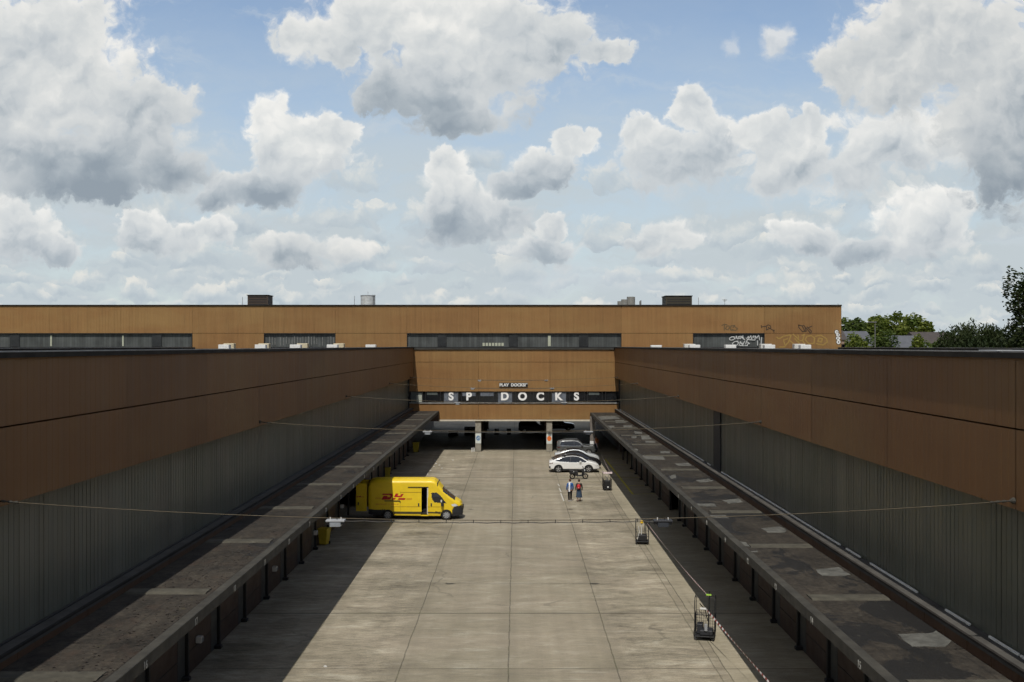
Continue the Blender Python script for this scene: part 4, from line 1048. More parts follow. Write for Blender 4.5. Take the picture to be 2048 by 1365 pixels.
# --- the yellow van
def van():
    r = thing("delivery_van", "yellow high roof delivery van with red lettering and an open sliding door", "van", (-10.2, 73.2, 0))
    def L_(zx, zy): return ((zx / 8.533 + 700 - 737) * .03447, (1040 - 940 - zy / 8.533) * .03447)
    top = [(0, 2.55), (.10, 2.66), (.35, 2.72), (1, 2.74), (4.35, 2.74), (4.55, 2.68), (4.75, 2.50), (5.10, 2.06), (5.5, 1.70), (5.93, 1.36), (6.1, 1.27), (6.28, 1.17), (6.38, 1.02), (6.42, .85), (6.45, .7)]
    bot = [(0, .40), (.5, .32), (5.8, .26), (6.45, .30)]
    def hw(x, z):
        w = 1.02
        if z > 1.0: w -= .03 * (z - 1.0)
        if z > 1.5: w -= .045 * (z - 1.5)
        tp = interp(top, x)
        if z > tp - .22: w -= .16 * ((z - (tp - .22)) / .22) ** 2
        if z < .5: w -= .06 * (.5 - z) / .3
        if x > 5.5: w -= .34 * ((x - 5.5) / .95) ** 2.2
        if x < .25: w -= .05 * ((.25 - x) / .25) ** 2
        return w
    win = [L_(*q) for q in ((1383, 392), (1480, 388), (1530, 425), (1590, 500), (1648, 572), (1560, 566), (1440, 556), (1405, 510), (1390, 450))]
    door = [L_(*q) for q in ((1222, 305), (1328, 305), (1328, 765), (1215, 765))]
    bump_ = [L_(*q) for q in ((1740, 690), (1780, 620), (1860, 622), (1930, 590), (1960, 850), (1720, 850), (1745, 760))]
    def cls(k, u, z):
        if k in ('near', 'side'):
            if inpoly(u, z, win): return 'glass'
            if k == 'near' and inpoly(u, z, door): return None
            if inpoly(u, z, bump_): return 'bumper'
            if u < 1.18 and z < .72: return 'bumper'
            if 1.55 < u < 5.08 and .42 < z < .57: return 'strip'
            if u > 4.95 and z > interp([(4.9, 2.3), (5.15, 1.86), (6.0, 1.22), (6.1, 1.4)], u) + .06 and u < 5.98 and u > 5.12: return 'glass'
            if z < .31 and 1.5 < u < 5.2: return 'body'
            return 'body'
        if k == 'top':
            if 5.08 < u < 5.95: return 'glass'
            return 'body'
        if k == 'front': return 'bumper'
        if k == 'rear':
            return None if z > .62 else 'bumper'
        return 'body'
    o = vehicle_shell(r, 6.45, top, bot, hw, cls, {'body': ("body", M_yel), 'glass': ("window_glass", M_glass), 'bumper': ("bumper", M_trim), 'strip': ("side_moulding", plain("olive_trim", (.06, .05, .02), .6))}, nx=150, nz=44, wheels=(1.33, 5.37), wr=.35)
    for x in (1.33, 5.37):
        for y in (-.93, .93): wheel(r, x, y, .35, .22, M_ltgrey, 8)
    mb = MB()
    for x in (1.33, 5.37):
        for s in (-1, 1): mb.box(x - .42, x + .42, *sorted((s * .4, s * .9)), .55, .80)
    mb.build("wheel_well", M_dark, r)
    # load bay seen through the sliding door and the open rear
    MB().box(.1, 4.75, .80, .84, .45, 2.5).box(.1, 4.75, -.9, .8, .40, .45).box(4.72, 4.78, -.94, .9, .45, 2.55).build("load_bay", plain("bay_lining", (.035, .03, .028), .8), r)
    MB().box(3.98, 4.3, -.80, -.2, .45, 1.12).build("crate_in_bay", plain("brown_crate", (.12, .06, .04), .8), r)
    xa, za = L_(1300, 310); xb, zb_ = L_(1330, 762)
    MB().box(xb - .06, xb + .02, -1.0, -.90, zb_, za).build("door_pillar", M_offw, r)
    MB().box(L_(1215, 0)[0], xb + .03, -1.04, -.7, .27, .33).build("step", M_yel, r)
    # slid-back door panel, rails and seams
    sl_x0, sl_z1 = L_(855, 300); sl_x1, sl_z0 = L_(1212, 775)
    rail = MB().box(L_(990, 0)[0], L_(1340, 0)[0], -1.0, -.965, L_(0, 300)[1], L_(0, 291)[1]).box(L_(590, 0)[0], L_(855, 0)[0], -1.045, -1.0, L_(0, 536)[1], L_(0, 522)[1]).box(L_(850, 0)[0], L_(862, 0)[0], -1.045, -1.0, L_(0, 560)[1], L_(0, 530)[1])
    rail.build("door_rail", M_trim, r)
    sm = MB()
    M_seam = plain("panel_seam", (.30, .17, .01), .6)
    for a, b in (((860, 380), (1215, 384)), ((700, 625), (1205, 630)), ((1335, 632), (1560, 628))):
        p, q = L_(*a), L_(*b); sm.box(p[0], q[0], -1.024 + .02 * (p[1] > 1.2) + .02 * (p[1] > 1.8), -.98, min(p[1], q[1]) - .012, max(p[1], q[1]))
    p = L_(860, 300); q = L_(860, 775); sm.box(p[0] - .006, p[0] + .006, -1.022, -.97, q[1], 1.3).box(p[0] - .006, p[0] + .006, -1.0, -.95, 1.3, 1.95)
    p = L_(1350, 0)[0]; sm.box(p - .006, p + .006, -1.022, -.97, .45, 1.35)
    sm.build("panel_seam", M_seam, r)
    for zx in (1172, 1388):
        p = L_(zx, 595); MB().bbox(p[0] - .045, p[0] + .045, -1.05, -.99, p[1] - .11, p[1] + .11, .02).build("handle", M_trim, r)
    p = L_(1575, 545)
    mi = MB().bbox(p[0] - .08, p[0] + .10, -1.28, -1.02, p[1] - .28, p[1] + .16, .03).build("mirror", M_trim, r)
    MB().bbox(p[0] - .075, p[0] + .02, -1.25, -1.05, p[1] + .0, p[1] + .155, .01).build("mirror_housing", M_offw, mi, loc=(-.02, -.035, 0))
    MB().bbox(p[0] - .08, p[0] + .10, 1.02, 1.28, p[1] - .28, p[1] + .16, .03).build("mirror", M_trim, r)
    for s in (-1, 1):
        mb = MB(); pts = [L_(1728, 590), L_(1790, 578), L_(1840, 612), L_(1790, 628), L_(1745, 620)]
        mb.quad(*[(x, s * (hw(x, z) + .012), z) for x, z in pts]); mb.build("headlight", M_head, r)
    MB().bbox(6.43, 6.50, -.5, .5, .62, .9, .02).build("grille", M_black, r)
    # rear door swung open in line with the side
    rd = MB().bbox(-.86, -.13, -1.03, -.98, .60, 2.52, .02).build("rear_door", M_yel, r)
    MB().bbox(-.74, -.66, -1.06, -1.031, 1.02, 1.22, .01).build("handle", M_trim, rd)
    rd2 = MB().bbox(-.86, -.13, .98, 1.03, .60, 2.52, .02).build("rear_door", M_yel, r)
    # lettering: shapes of the red logo, print lines left and right
    def Z_(x, y): return ((735 + x / 14.12 - 737) * .03447, (1040 - 975 - y / 14.12) * .03447)
    def yf(z): return -(hw(2, z)) - .006
    lg = MB()
    def decal(mb, pts):
        q = [Z_(*p) for p in pts]; n = len(q); i = len(mb.v)
        for x, z in q: mb.v.append((x, yf(z), z))
        mb.f.append(tuple(range(i, i + n)))
    decal(lg, [(430, 175), (680, 175), (715, 200), (711, 238), (690, 272), (640, 272), (648, 235), (640, 215), (410, 215)])
    decal(lg, [(455, 240), (572, 240), (556, 272), (690, 272), (655, 320), (620, 346), (395, 346)])
    decal(lg, [(800, 175), (875, 175), (845, 235), (925, 235), (955, 185), (1025, 185), (960, 275), (745, 275)])
    decal(lg, [(715, 298), (800, 298), (770, 350), (685, 350)])
    decal(lg, [(885, 298), (1078, 306), (1046, 354), (852, 350)])
    add = lg.build("red_logo", M_red, r)
    lf = MB()
    for k in range(3):
        decal(lf, [(225 - k * 4, 290 + k * 16), (385 - 6 * k, 290 + k * 16), (382 - 6 * k, 298 + k * 16), (222 - k * 4, 298 + k * 16)])
        decal(lf, [(1120 - k * 12, 306 + k * 17), (1255, 306 + k * 17), (1253, 314 + k * 17), (1116 - k * 12, 314 + k * 17)])
    x = 230
    while x < 880:
        w = random.choice((10, 14, 18, 22)); hh = random.uniform(24, 40)
        if random.random() < .8: decal(lf, [(x, 458), (x + w, 458), (x + w, 458 + hh), (x, 458 + hh)])
        x += w + random.choice((6, 8, 20))
    lf.build("printed_lettering", M_fade, r)
    lr = MB()
    for pts in ([(-.84, 1.60), (-.70, 1.66), (-.66, 1.60), (-.80, 1.54)], [(-.62, 1.66), (-.50, 1.66), (-.55, 1.56), (-.66, 1.56)], [(-.50, 1.60), (-.30, 1.60), (-.32, 1.57), (-.52, 1.57)]):
        lr.quad(*[(x, -1.034, z) for x, z in pts])
    lr.build("red_logo", M_red, rd)
    return r
van()
# --- parked cars
def car(label, X, Y, L, paint, style, group="cars parked nose to the right wall"):
    r = thing("parked_car", label, "car", (X, Y, 0), group=group)
    k = L / 4.75
    if style == 'coupe':      # sloping electric crossover / sedan
        top = [(0, .95), (.04, 1.02), (.30, 1.12), (.75, 1.30), (1.2, 1.47), (1.7, 1.585), (2.2, 1.62), (2.65, 1.58), (3.1, 1.42), (3.5, 1.19), (3.72, 1.06), (4.1, .97), (4.45, .86), (4.66, .72), (4.75, .58)]
        belt = [(0, .98), (1.0, 1.02), (2.5, .98), (3.6, .95), (4.75, .8)]; gl = [(.55, 1.12), (1.02, 1.35), (1.5, 1.49), (2.2, 1.55), (2.65, 1.51), (3.08, 1.34), (3.55, 1.04), (3.45, .99), (2.0, .99), (1.0, 1.05)]
        ws = (2.78, 3.66); rw = (.35, 1.25); roofdark = True
    elif style == 'sedan':
        top = [(0, .90), (.05, 1.0), (.5, 1.10), (.9, 1.25), (1.4, 1.40), (2.0, 1.47), (2.6, 1.43), (3.1, 1.25), (3.5, 1.02), (3.9, .93), (4.4, .82), (4.66, .68), (4.75, .55)]
        belt = [(0, .9), (4.75, .8)]; gl = [(.8, 1.08), (1.2, 1.25), (1.9, 1.36), (2.55, 1.32), (3.0, 1.15), (3.3, .98), (2.0, .96), (1.0, 1.0)]
        ws = (2.7, 3.5); rw = (.55, 1.3); roofdark = True
    else:                      # boxy suv
        top = [(0, 1.25), (.05, 1.45), (.3, 1.58), (.9, 1.66), (1.8, 1.68), (2.5, 1.62), (2.9, 1.38), (3.15, 1.12), (3.5, 1.06), (4.2, 1.0), (4.6, .88), (4.72, .72), (4.75, .6)]
        belt = [(0, 1.0), (4.75, .9)]; gl = [(.35, 1.12), (.5, 1.48), (1.8, 1.56), (2.4, 1.50), (2.75, 1.28), (2.95, 1.08), (2.0, 1.06)]
        ws = (2.55, 3.12); rw = (-1, -1); roofdark = False
    sc = lambda tab: [(a * k, b) for a, b in tab]
    top, gl = sc(top), sc(gl); ws = (ws[0] * k, ws[1] * k); rw = (rw[0] * k, rw[1] * k)
    def hw(x, z):
        w = .94; b = .95
        if z > b: w -= .27 * ((z - b) / .65) ** 1.15
        if z < .45: w -= .05 * (.45 - z) / .25
        tp = interp(top, x)
        if z > tp - .10: w -= .07 * ((z - (tp - .10)) / .10) ** 2
        e = .8
        if x > L - e: w -= .26 * ((x - L + e) / e) ** 2.3
        if x < e: w -= .17 * ((e - x) / e) ** 2.3
        return max(w, .1)
    def cls(c, u, z):
        if c in ('near', 'side'):
            if inpoly(u, z, gl): return 'glass' if abs(u - 2.0 * k) > .03 else 'trim'
            if roofdark and rw[1] - .2 < u < ws[0] + .1 and z > interp(top, u) - .035: return 'roof'
            if any(abs(math.hypot(u - q, z - .35) - .37) < .055 for q in (.86 * k, 3.72 * k)) and style == 'coupe': return 'trim'
            if z < .36: return 'trim'
            if u < .12 and z < .6: return 'trim'
            return 'body'
        if c == 'top':
            if ws[0] < u < ws[1] and abs(z) < .95: return 'glass'
            if rw[0] < u < rw[1] and abs(z) < .9: return 'glass'
            if roofdark and rw[1] <= u <= ws[0] and abs(z) < .93: return 'roof'
            return 'body'
        if c == 'front': return 'trim' if z < .42 else 'body'
        if c == 'rear':
            if style == 'suv' and z > 1.05: return 'glass'
            return 'trim' if z < .5 else 'body'
    bot = [(0, .42), (.3, .30), (L - .4, .26), (L, .32)]
    wx = (.86 * k, 3.72 * k)
    vehicle_shell(r, L, top, bot, hw, cls, {'body': ("body", paint), 'glass': ("window_glass", M_glass), 'roof': ("roof_panel", M_roofg), 'trim': ("lower_trim", M_trim)}, nx=110, nz=34, crown=.06, wheels=wx, wr=.35)
    for x in wx:
        for y in (-.83, .83): wheel(r, x, y, .35, .22, M_alloy, 5)
    mb = MB()
    for x in wx: mb.box(x - .40, x + .40, -.78, -.35, .5, .74).box(x - .40, x + .40, .35, .78, .5, .74)
    mb.build("wheel_well", M_dark, r)
    for s in (-1, 1):
        x = 2.95 * k
        MB().bbox(x - .10, x + .08, *sorted((s * .90, s * 1.10)), .98, 1.12, .03).build("mirror", paint if style == 'coupe' else M_trim, r)
        mb = MB(); pts = [(L - .62, .76), (L - .15, .66), (L - .10, .60), (L - .30, .62)]
        mb.quad(*[(x_, s * (hw(x_, z_) + .01), z_) for x_, z_ in pts]); mb.build("headlight", M_trim if style == 'coupe' else M_head, r)
        mb = MB(); pts = [(.02, .92), (.38, .96), (.30, .84), (.04, .80)]
        mb.quad(*[(x_, s * (hw(x_, z_) + .01), z_) for x_, z_ in pts]); mb.build("tail_light", plain("tail_lamp_red", (.08, .012, .012), .3), r)
        for hx in (1.35 * k, 2.35 * k): MB().bbox(hx - .09, hx + .09, *sorted((s * (hw(hx, .86) - .01), s * (hw(hx, .86) + .012))), .845, .875, .005).build("handle", paint, r)
    return r
car("white crossover car with dark glass roof, nearest of the parked cars", 3.10, 99.95, 4.75, M_carw, 'coupe')
car("black sedan parked directly behind the white car", 3.45, 102.9, 4.80, M_carb, 'coupe')
car("silver white sedan parked between the black sedan and the grey car", 3.90, 107.6, 4.55, M_cars, 'sedan')
sv = car("dark grey car with a flat roof box, farthest of the parked cars", 4.45, 115.6, 4.4, M_carg, 'suv')
MB().bbox(.9, 2.3, -.45, .45, 1.70, 1.78, .03).build("roof_box", M_carg, sv)
# --- vehicles beyond the driveway
car("dark navy car parked far inside the driveway, left of the right column", .28, 144.5, 4.4, M_navy, 'suv', "dark cars beyond the driveway")
car("dark car parked far inside the driveway, right of the right column", 3.95, 149.0, 4.3, M_carb, 'suv', "dark cars beyond the driveway")
def crate(px, py, w, h, label):
    Y = F * H / (py - VY); r = thing("pallet_crate", label, "crate", ((px - VX) / F * Y, Y, 0), group="dark crates inside the driveway")
    mb = MB()
    for k in range(4): mb.bbox(-w / 2, w / 2, -.4, .4, .14 + k * (h - .14) / 4, .10 + (k + 1) * (h - .14) / 4, .01)
    mb.build("boards", M_black, r); MB().box(-w / 2, w / 2, -.4, -.28, 0, .13).box(-w / 2, w / 2, .28, .4, 0, .13).build("skids", M_black, r)
crate(940, 868, 1.5, 1.0, "dark crate in the driveway just left of the left column")
crate(906.5, 871, 1.3, .6, "low dark crate farther left in the driveway")
crate(993.5, 869, .6, .8, "left one of two small dark crates between the columns")
crate(1017.5, 869, .6, .8, "right one of two small dark crates between the columns")
# --- moped
def moped():
    p = gnd(1157, 958.5); r = thing("moped", "black cargo moped standing in front of the white car", "moped", (p.x, p.y, 0), R(4))
    for x, nm in ((-.55, 'rear'), (.62, 'front')):
        w = bpy.data.objects.new("wheel", None); C.objects.link(w); w.parent = r; w.location = (x, 0, .25)
        mb = MB(); n = 20; ring = []
        for j in range(n + 1): ring.append((.21 * math.cos(2 * PI * j / n), 0, .21 * math.sin(2 * PI * j / n)))
        mb.tube(ring, .06, 8, False).build("tyre", M_tyre, w, True)
        mb = MB().cyl((0, -.04, 0), (0, .04, 0), .06, n=10)
        for q in range(5): a = 2 * PI * q / 5; mb.tube([(0, 0, 0), (.18 * math.cos(a), 0, .18 * math.sin(a))], .012, 4)
        mb.build("rim", plain("copper_rim", (.2, .12, .08), .4), w)
    MB().tube([(.62, -.06, .25), (.47, -.06, .85)], .022).tube([(.62, .06, .25), (.47, .06, .85)], .022).build("fork", M_grey, r)
    MB().tube([(.5, 0, .75), (.36, 0, .36), (-.1, 0, .32), (-.45, 0, .42)], .065, 8).tube([(-.12, 0, .32), (-.2, 0, .66)], .04).build("frame", M_black, r, True)
    MB().bbox(.30, .50, -.17, .17, .36, .84, .05).bbox(-.5, -.05, -.13, .13, .30, .62, .05).bbox(-.12, .34, -.15, .15, .26, .33, .015).build("footboard", M_black, r)
    MB().bbox(-.52, -.02, -.14, .14, .62, .74, .04).build("seat", M_black, r)
    bx = MB().bbox(-.82, -.36, -.26, .26, .46, .82, .05).build("pannier", M_black, r); MB().box(-.5, -.43, -.27, -.262, .66, .73).build("reflector", M_white, bx)
    MB().tube([(.40, -.36, 1.10), (.42, -.1, 1.0), (.46, 0, .88), (.42, .1, 1.0), (.40, .36, 1.10)], .028).build("handlebar", M_grey, r)
    MB().tube([(.45, -.22, .97), (.36, -.26, 1.12)], .01).bbox(.33, .38, -.30, -.2, 1.10, 1.18, .01).build("mirror", M_black, r)
    MB().bbox(.50, .60, -.08, .08, .72, .86, .02).build("headlight", M_head, r)
    MB().tube([(-.1, -.06, .3), (-.16, -.16, .0)], .014).build("kickstand", M_black, r)
moped()
# --- wheelie bins
def bin_(px, py, label, s=1.0, rz=0.0):
    p = gnd(px, py); r = thing("wheelie_bin", label, "bin", (p.x, p.y, 0), rz, group="yellow bins along the left docks")
    mb = MB(); i = 0
    lo = [(-.21, -.24), (.21, -.24), (.21, .24), (-.21, .24)]; hi = [(-.29, -.30), (.29, -.30), (.29, .34), (-.29, .34)]
    for x, y in lo: mb.v.append((x * s, y * s, .06))
    for x, y in hi: mb.v.append((x * s, y * s, .94 * s))
    mb.f += [(3, 2, 1, 0), (0, 1, 5, 4), (1, 2, 6, 5), (2, 3, 7, 6), (3, 0, 4, 7), (4, 5, 6, 7)]
    mb.build("body", M_binY, r)
    MB().bbox(-.32 * s, .32 * s, -.35 * s, .38 * s, .941 * s, 1.02 * s, .02).build("lid", M_binY, r)
    MB().cyl((-.26 * s, .26, .10), (-.20 * s, .26, .10), .10, n=14).cyl((.20 * s, .26, .10), (.26 * s, .26, .10), .10, n=14).build("wheel", M_tyre, r)
    MB().tube([(-.24 * s, .42 * s, .9 * s), (.24 * s, .42 * s, .9 * s)], .02).build("handle", M_binY, r)
bin_(648.5, 1090, "large yellow wheelie bin at the left dock wall nearer than the van", 1.0, R(-12))
bin_(775, 957, "yellow wheelie bin half hidden behind the van roof", .95, R(8))
bin_(832, 905, "yellow wheelie bin in the shade at the far left corner", 1.1, R(-5))
# --- roll cages
def cage(px, py, w, h, label, rz, extras):
    p = gnd(px, py); r = thing("roll_cage", label, "cart", (p.x, p.y + .4, 0), rz, group="black wire roll cages along the right kerb")
    d = .42; a = w / 2
    MB().bbox(-a, a, -d, d, .15, .20, .012).build("base", M_black, r)
    mb = MB()
    for x in (-a + .06, a - .06):
        for y in (-d + .06, d - .06): mb.cyl((x - .02, y, .065), (x + .02, y, .065), .063, n=12); mb.tube([(x, y, .12), (x, y, .15)], .02)
    mb.build("castor", M_tyre, r)
    fr = MB()
    for x in (-a, a):
        fr.tube([(x, -d, .2), (x, -d, h - .12), (x, -d + .1, h), (x, d - .1, h), (x, d, h - .12), (x, d, .2)], .017, 6)
    fr.tube([(-a, d, h * .5), (a, d, h * .5)], .014).tube([(-a, d, h - .13), (a, d, h - .13)], .014).tube([(-a, d, .35), (a, d, .35)], .014)
    fr.build("frame", M_black, r)
    for x in (-a, a):
        g_ = MB()
        for k in range(7): y = -d + 2 * d * (k + .5) / 7; g_.tube([(x, y, .22), (x, y, h * .62)], .0065, 4)
        for k in range(8): z = .28 + (h * .62 - .28) * k / 7; g_.tube([(x, -d, z), (x, d, z)], .0065, 4)
        g_.build("side_mesh", M_black, r)
    g_ = MB()
    for k in range(9): x = -a + 2 * a * (k + .5) / 9; g_.tube([(x, d, .22), (x, d, h * .62)], .0065, 4)
    for k in range(8): z = .28 + (h * .62 - .28) * k / 7; g_.tube([(-a, d, z), (a, d, z)], .0065, 4)
    g_.build("back_mesh", M_black, r)
    return r
c1 = cage(1215, 982, .66, 1.55, "black roll cage wrapped in pink and white tape by the white car", R(3), 1)
MB().box(-.36, .36, -.47, -.445, 1.42, 1.56).box(-.36, -.345, -.445, .44, 1.42, 1.56).box(.345, .36, -.445, .44, 1.42, 1.56).build("tape_wrap", plain("pink_white_tape", (.75, .62, .62), .6, var=.25, scale=20), c1)
MB().bbox(-.26, .26, -.3, .3, .21, .8, .03).build("stacked_goods", M_black, c1); MB().bbox(-.05, .08, -.44, -.40, .25, .36, .01).build("white_tag", M_white, c1)
MB().tube([(-.1, -.2, .8), (.2, .1, 1.3), (-.2, .2, 1.35)], .03).tube([(.1, -.2, .8), (-.15, 0, 1.2)], .03).build("loose_bars", M_grey, c1)
c2 = cage(1286, 1090, .78, 1.50, "black roll cage carrying a yellow cap, below the right lamp", R(-8), 2)
MB().bbox(-.28, .28, -.32, .32, .21, .55, .03).build("stacked_goods", M_black, c2)
MB().bbox(-.12, .06, -.12, .08, 1.22, 1.40, .04).build("yellow_cap", plain("signal_yellow", (.8, .5, .02), .5), c2)
MB().tube([(-.05, -.02, .5), (-.04, -.02, 1.22)], .03).tube([(-.28, -.3, .3), (-.16, -.3, .75), (-.22, -.32, 1.1)], .025).build("rod", M_offw, c2)
MB().tube([(.1, .0, .5), (.16, .05, 1.3)], .02).tube([(.22, -.2, .5), (.2, -.1, 1.2)], .02).build("dark_rod", M_black, c2)
c3 = cage(1414, 1283, .80, 1.72, "largest nearest black roll cage with striped tape tied to it", R(-14), 3)
MB().bbox(-.2, .32, -.36, .2, .21, .42, .03).bbox(-.34, -.1, -.1, .34, .21, .6, .02).build("stacked_goods", M_trim, c3)
MB().cyl((.05, -.36, .42), (.05, -.36, .68), .07, n=12).build("grey_can", M_ltgrey, c3)
MB().box(-.18, .06, -.46, -.43, 1.30, 1.37).build("white_tag", M_white, c3)
MB().box(.02, .24, .2, .24, 1.72, 1.78).build("green_tag", plain("lime_tag", (.35, .6, .08), .5), c3)
MB().tube([(.12, .22, .4), (.16, .24, 1.9)], .03).build("dark_rod", M_black, c3)
MB().tube([(-.25, -.2, 1.2), (0, -.1, .9), (.2, -.15, 1.1)], .012).tube([(-.2, -.3, 1.5), (0, -.1, 1.2), (.1, .1, .7)], .02).build("loose_cable", M_black, c3)
def tape(p, q, label, w=.07, sag=.06):
    mb = MB(); n = 16; p = Vector(p); q = Vector(q); pr = None
    for k in range(n + 1):
        t = k / n; c = p.lerp(q, t); c.z -= sag * 4 * t * (1 - t); a = .35 * math.sin(t * 9)
        e = Vector((math.sin(a) * w / 2, 0, math.cos(a) * w / 2)); cur = (c + e, c - e)
        if pr: mb.quad(pr[0], pr[1], cur[1], cur[0])
        pr = cur
    tag(mb.build("barrier_tape", M_tape), label, "tape", "red and white barrier tapes along the kerb")
p3 = gnd(1414, 1283); p2 = gnd(1286, 1090); p1_ = gnd(1215, 982)
tape((p3.x - .05, p3.y - .05, 1.32), (8.62, 33.5, .62), "red and white tape running from the nearest cage towards the camera", .075, .02)
tape((p3.x + .25, p3.y + .7, 1.6), (p2.x + .3, p2.y + .4, 1.25), "thin barrier tape between the nearest cage and the middle cage", .045, .12)
tape((8.5, 115.9, 1.9), (p1_.x + .25, p1_.y + .5, 1.50), "thin barrier tape from the far grey post to the cage by the cars", .05, .1)

# ------------------------------------------------------------------ people
def skinned(name, m, parent, V, E, Rr, sub=1):
    me = bpy.data.meshes.new(name); me.from_pydata(V, E, []); o = bpy.data.objects.new(name, me); C.objects.link(o)
    sk = o.modifiers.new("s", 'SKIN'); sb = o.modifiers.new("d", 'SUBSURF'); sb.levels = sub; sb.render_levels = sub
    for i, r_ in enumerate(Rr):
        rr = r_ if isinstance(r_, tuple) else (r_, r_); me.skin_vertices[0].data[i].radius = rr
    me.skin_vertices[0].data[0].use_root = True
    dg = bpy.context.evaluated_depsgraph_get(); dg.update()
    m2 = bpy.data.meshes.new_from_object(o.evaluated_get(dg)); bpy.data.objects.remove(o); bpy.data.meshes.remove(me)
    m2.name = name; m2.materials.clear(); m2.materials.append(m); m2.polygons.foreach_set('use_smooth', [True] * len(m2.polygons))
    q = bpy.data.objects.new(name, m2); C.objects.link(q); q.parent = parent
    return q
def chain(V, E, Rr, pts, rad, start=None):
    last = start
    for p, r_ in zip(pts, rad):
        V.append(p); Rr.append(r_); i = len(V) - 1
        if last is not None: E.append((last, i))
        last = i
    return last
def ellip(c, r, n=14, m=9):
    mb = MB()
    for i in range(m + 1):
        th = PI * i / m
        for j in range(n):
            ph = 2 * PI * j / n; mb.v.append((c[0] + r[0] * math.sin(th) * math.cos(ph), c[1] + r[1] * math.sin(th) * math.sin(ph), c[2] + r[2] * math.cos(th)))
    for i in range(m):
        for j in range(n): mb.f.append((i * n + j, i * n + (j + 1) % n, (i + 1) * n + (j + 1) % n, (i + 1) * n + j))
    return mb
def person(label, loc, rz, h, top_m, leg_m, shoe_m, hair_m, skirt=None, arm=((-.03, 0), (.03, 0)), stride=.16):
    """faces +Y in its own frame"""
    r = thing("person", label, "person", loc, rz); k = h / 1.75
    S_ = lambda p: (p[0] * k, p[1] * k, p[2] * k)
    V, E, Q = [], [], []
    # one continuous body: pelvis root, spine, head, arms with fingers, legs
    V.append(S_((0, 0, .95))); Q.append((.125 * k, .10 * k))
    sp = chain(V, E, Q, [S_((0, 0, 1.10)), S_((0, 0, 1.28)), S_((0, -.005, 1.43)), S_((0, 0, 1.50)), S_((0, .012, 1.56)), S_((0, .02, 1.63)), S_((0, .015, 1.70))], [(.115 * k, .085 * k), (.14 * k, .095 * k), (.11 * k, .08 * k), .05 * k, .06 * k, (.075 * k, .09 * k), (.06 * k, .07 * k)], 0)
    hands = []
    for s, (fy, _) in zip((-1, 1), arm):
        sh = S_((s * .17, -.01, 1.40)); el_ = S_((s * .24, fy * 1.0 - .03, 1.13)); wr = S_((s * .235, fy * 2 + .05, .88)); pm = S_((s * .23, fy * 2.2 + .07, .80))
        w_ = chain(V, E, Q, [sh, el_, wr, pm], [.055 * k, .042 * k, .026 * k, (.034 * k, .018 * k)], 3)
        for f in range(4):
            y0 = -.024 + f * .016; ln = (.07, .08, .075, .06)[f]
            chain(V, E, Q, [(pm[0] + s * .002, pm[1] + y0, pm[2] - .045 * k), (pm[0] - s * .006, pm[1] + y0 + .004, pm[2] - .045 * k - ln * .5), (pm[0] - s * .018, pm[1] + y0 + .01, pm[2] - .045 * k - ln)], [.009, .008, .007], w_)
        chain(V, E, Q, [(pm[0] - s * .01, pm[1] + .035, pm[2] - .005), (pm[0] - s * .02, pm[1] + .05, pm[2] - .04)], [.010, .008], w_)
        hands.append((sh, el_, wr))
    legs = []
    for s in (-1, 1):
        fy = stride * s * .9
        hp_ = S_((s * .09, 0, .90)); kn = S_((s * .095, fy * .45 + .02, .50)); an = S_((s * .09, fy, .085)); to = S_((s * .10, fy + .13, .04))
        chain(V, E, Q, [hp_, kn, an, to], [.088 * k, .058 * k, .038 * k, .035 * k], 0); legs.append((hp_, kn, an, to))
    skinned("body", M_skin, r, V, E, Q)
    # jacket
    V, E, Q = [], [], []
    V.append(S_((0, 0, 1.12))); Q.append((.165 * k, .125 * k))
    c = chain(V, E, Q, [S_((0, 0, 1.28)), S_((0, -.005, 1.41)), S_((0, 0, 1.475))], [(.18 * k, .13 * k), (.155 * k, .11 * k), .07 * k], 0)
    chain(V, E, Q, [S_((0, 0, .90))], [(.165 * k, .125 * k)], 0)
    for s, (sh, el_, wr) in zip((-1, 1), hands): chain(V, E, Q, [(sh[0] + s * .01, sh[1], sh[2] - .01), (el_[0] + s * .01, el_[1], el_[2]), wr], [.078 * k, .062 * k, .046 * k], 2)
    skinned("jacket", top_m, r, V, E, Q)
    if skirt is None:
        V, E, Q = [], [], []
        V.append(S_((0, 0, .93))); Q.append((.14 * k, .12 * k))
        for (hp_, kn, an, to) in legs: chain(V, E, Q, [(hp_[0], hp_[1], hp_[2] - .06), kn, (an[0], an[1], an[2] + .03)], [.105 * k, .082 * k, .07 * k], 0)
        skinned("trousers", leg_m, r, V, E, Q)
    else:
        mb = MB(); n = 20; lev = [(1.0, .15, .12), (.85, .19, .15), (.6, .22, .19), (.34, .25, .23)]
        for (z, a, b) in lev:
            for j in range(n): t = 2 * PI * j / n; f = 1 + .05 * math.cos(5 * t) * (1.0 - z); mb.v.append((a * f * math.cos(t) * k, b * f * math.sin(t) * k, z * k))
        for i in range(3):
            for j in range(n): mb.f.append((i * n + j, i * n + (j + 1) % n, (i + 1) * n + (j + 1) % n, (i + 1) * n + j))
        mb.build("skirt", skirt, r, True)
    for s, (hp_, kn, an, to) in zip((-1, 1), legs):
        V, E, Q = [], [], []
        V.append((an[0], an[1] - .04, .05)); Q.append(.048); chain(V, E, Q, [(an[0], an[1] + .08, .042), (to[0], to[1] + .04, .035)], [.045, .036], 0)
        skinned("shoe", shoe_m, r, V, E, Q)
    hd = S_((0, .012, 1.655))
    ellip((hd[0], hd[1] - .022, hd[2] + .022), (.088 * k, .098 * k, .108 * k)).build("hair", hair_m, r, True)
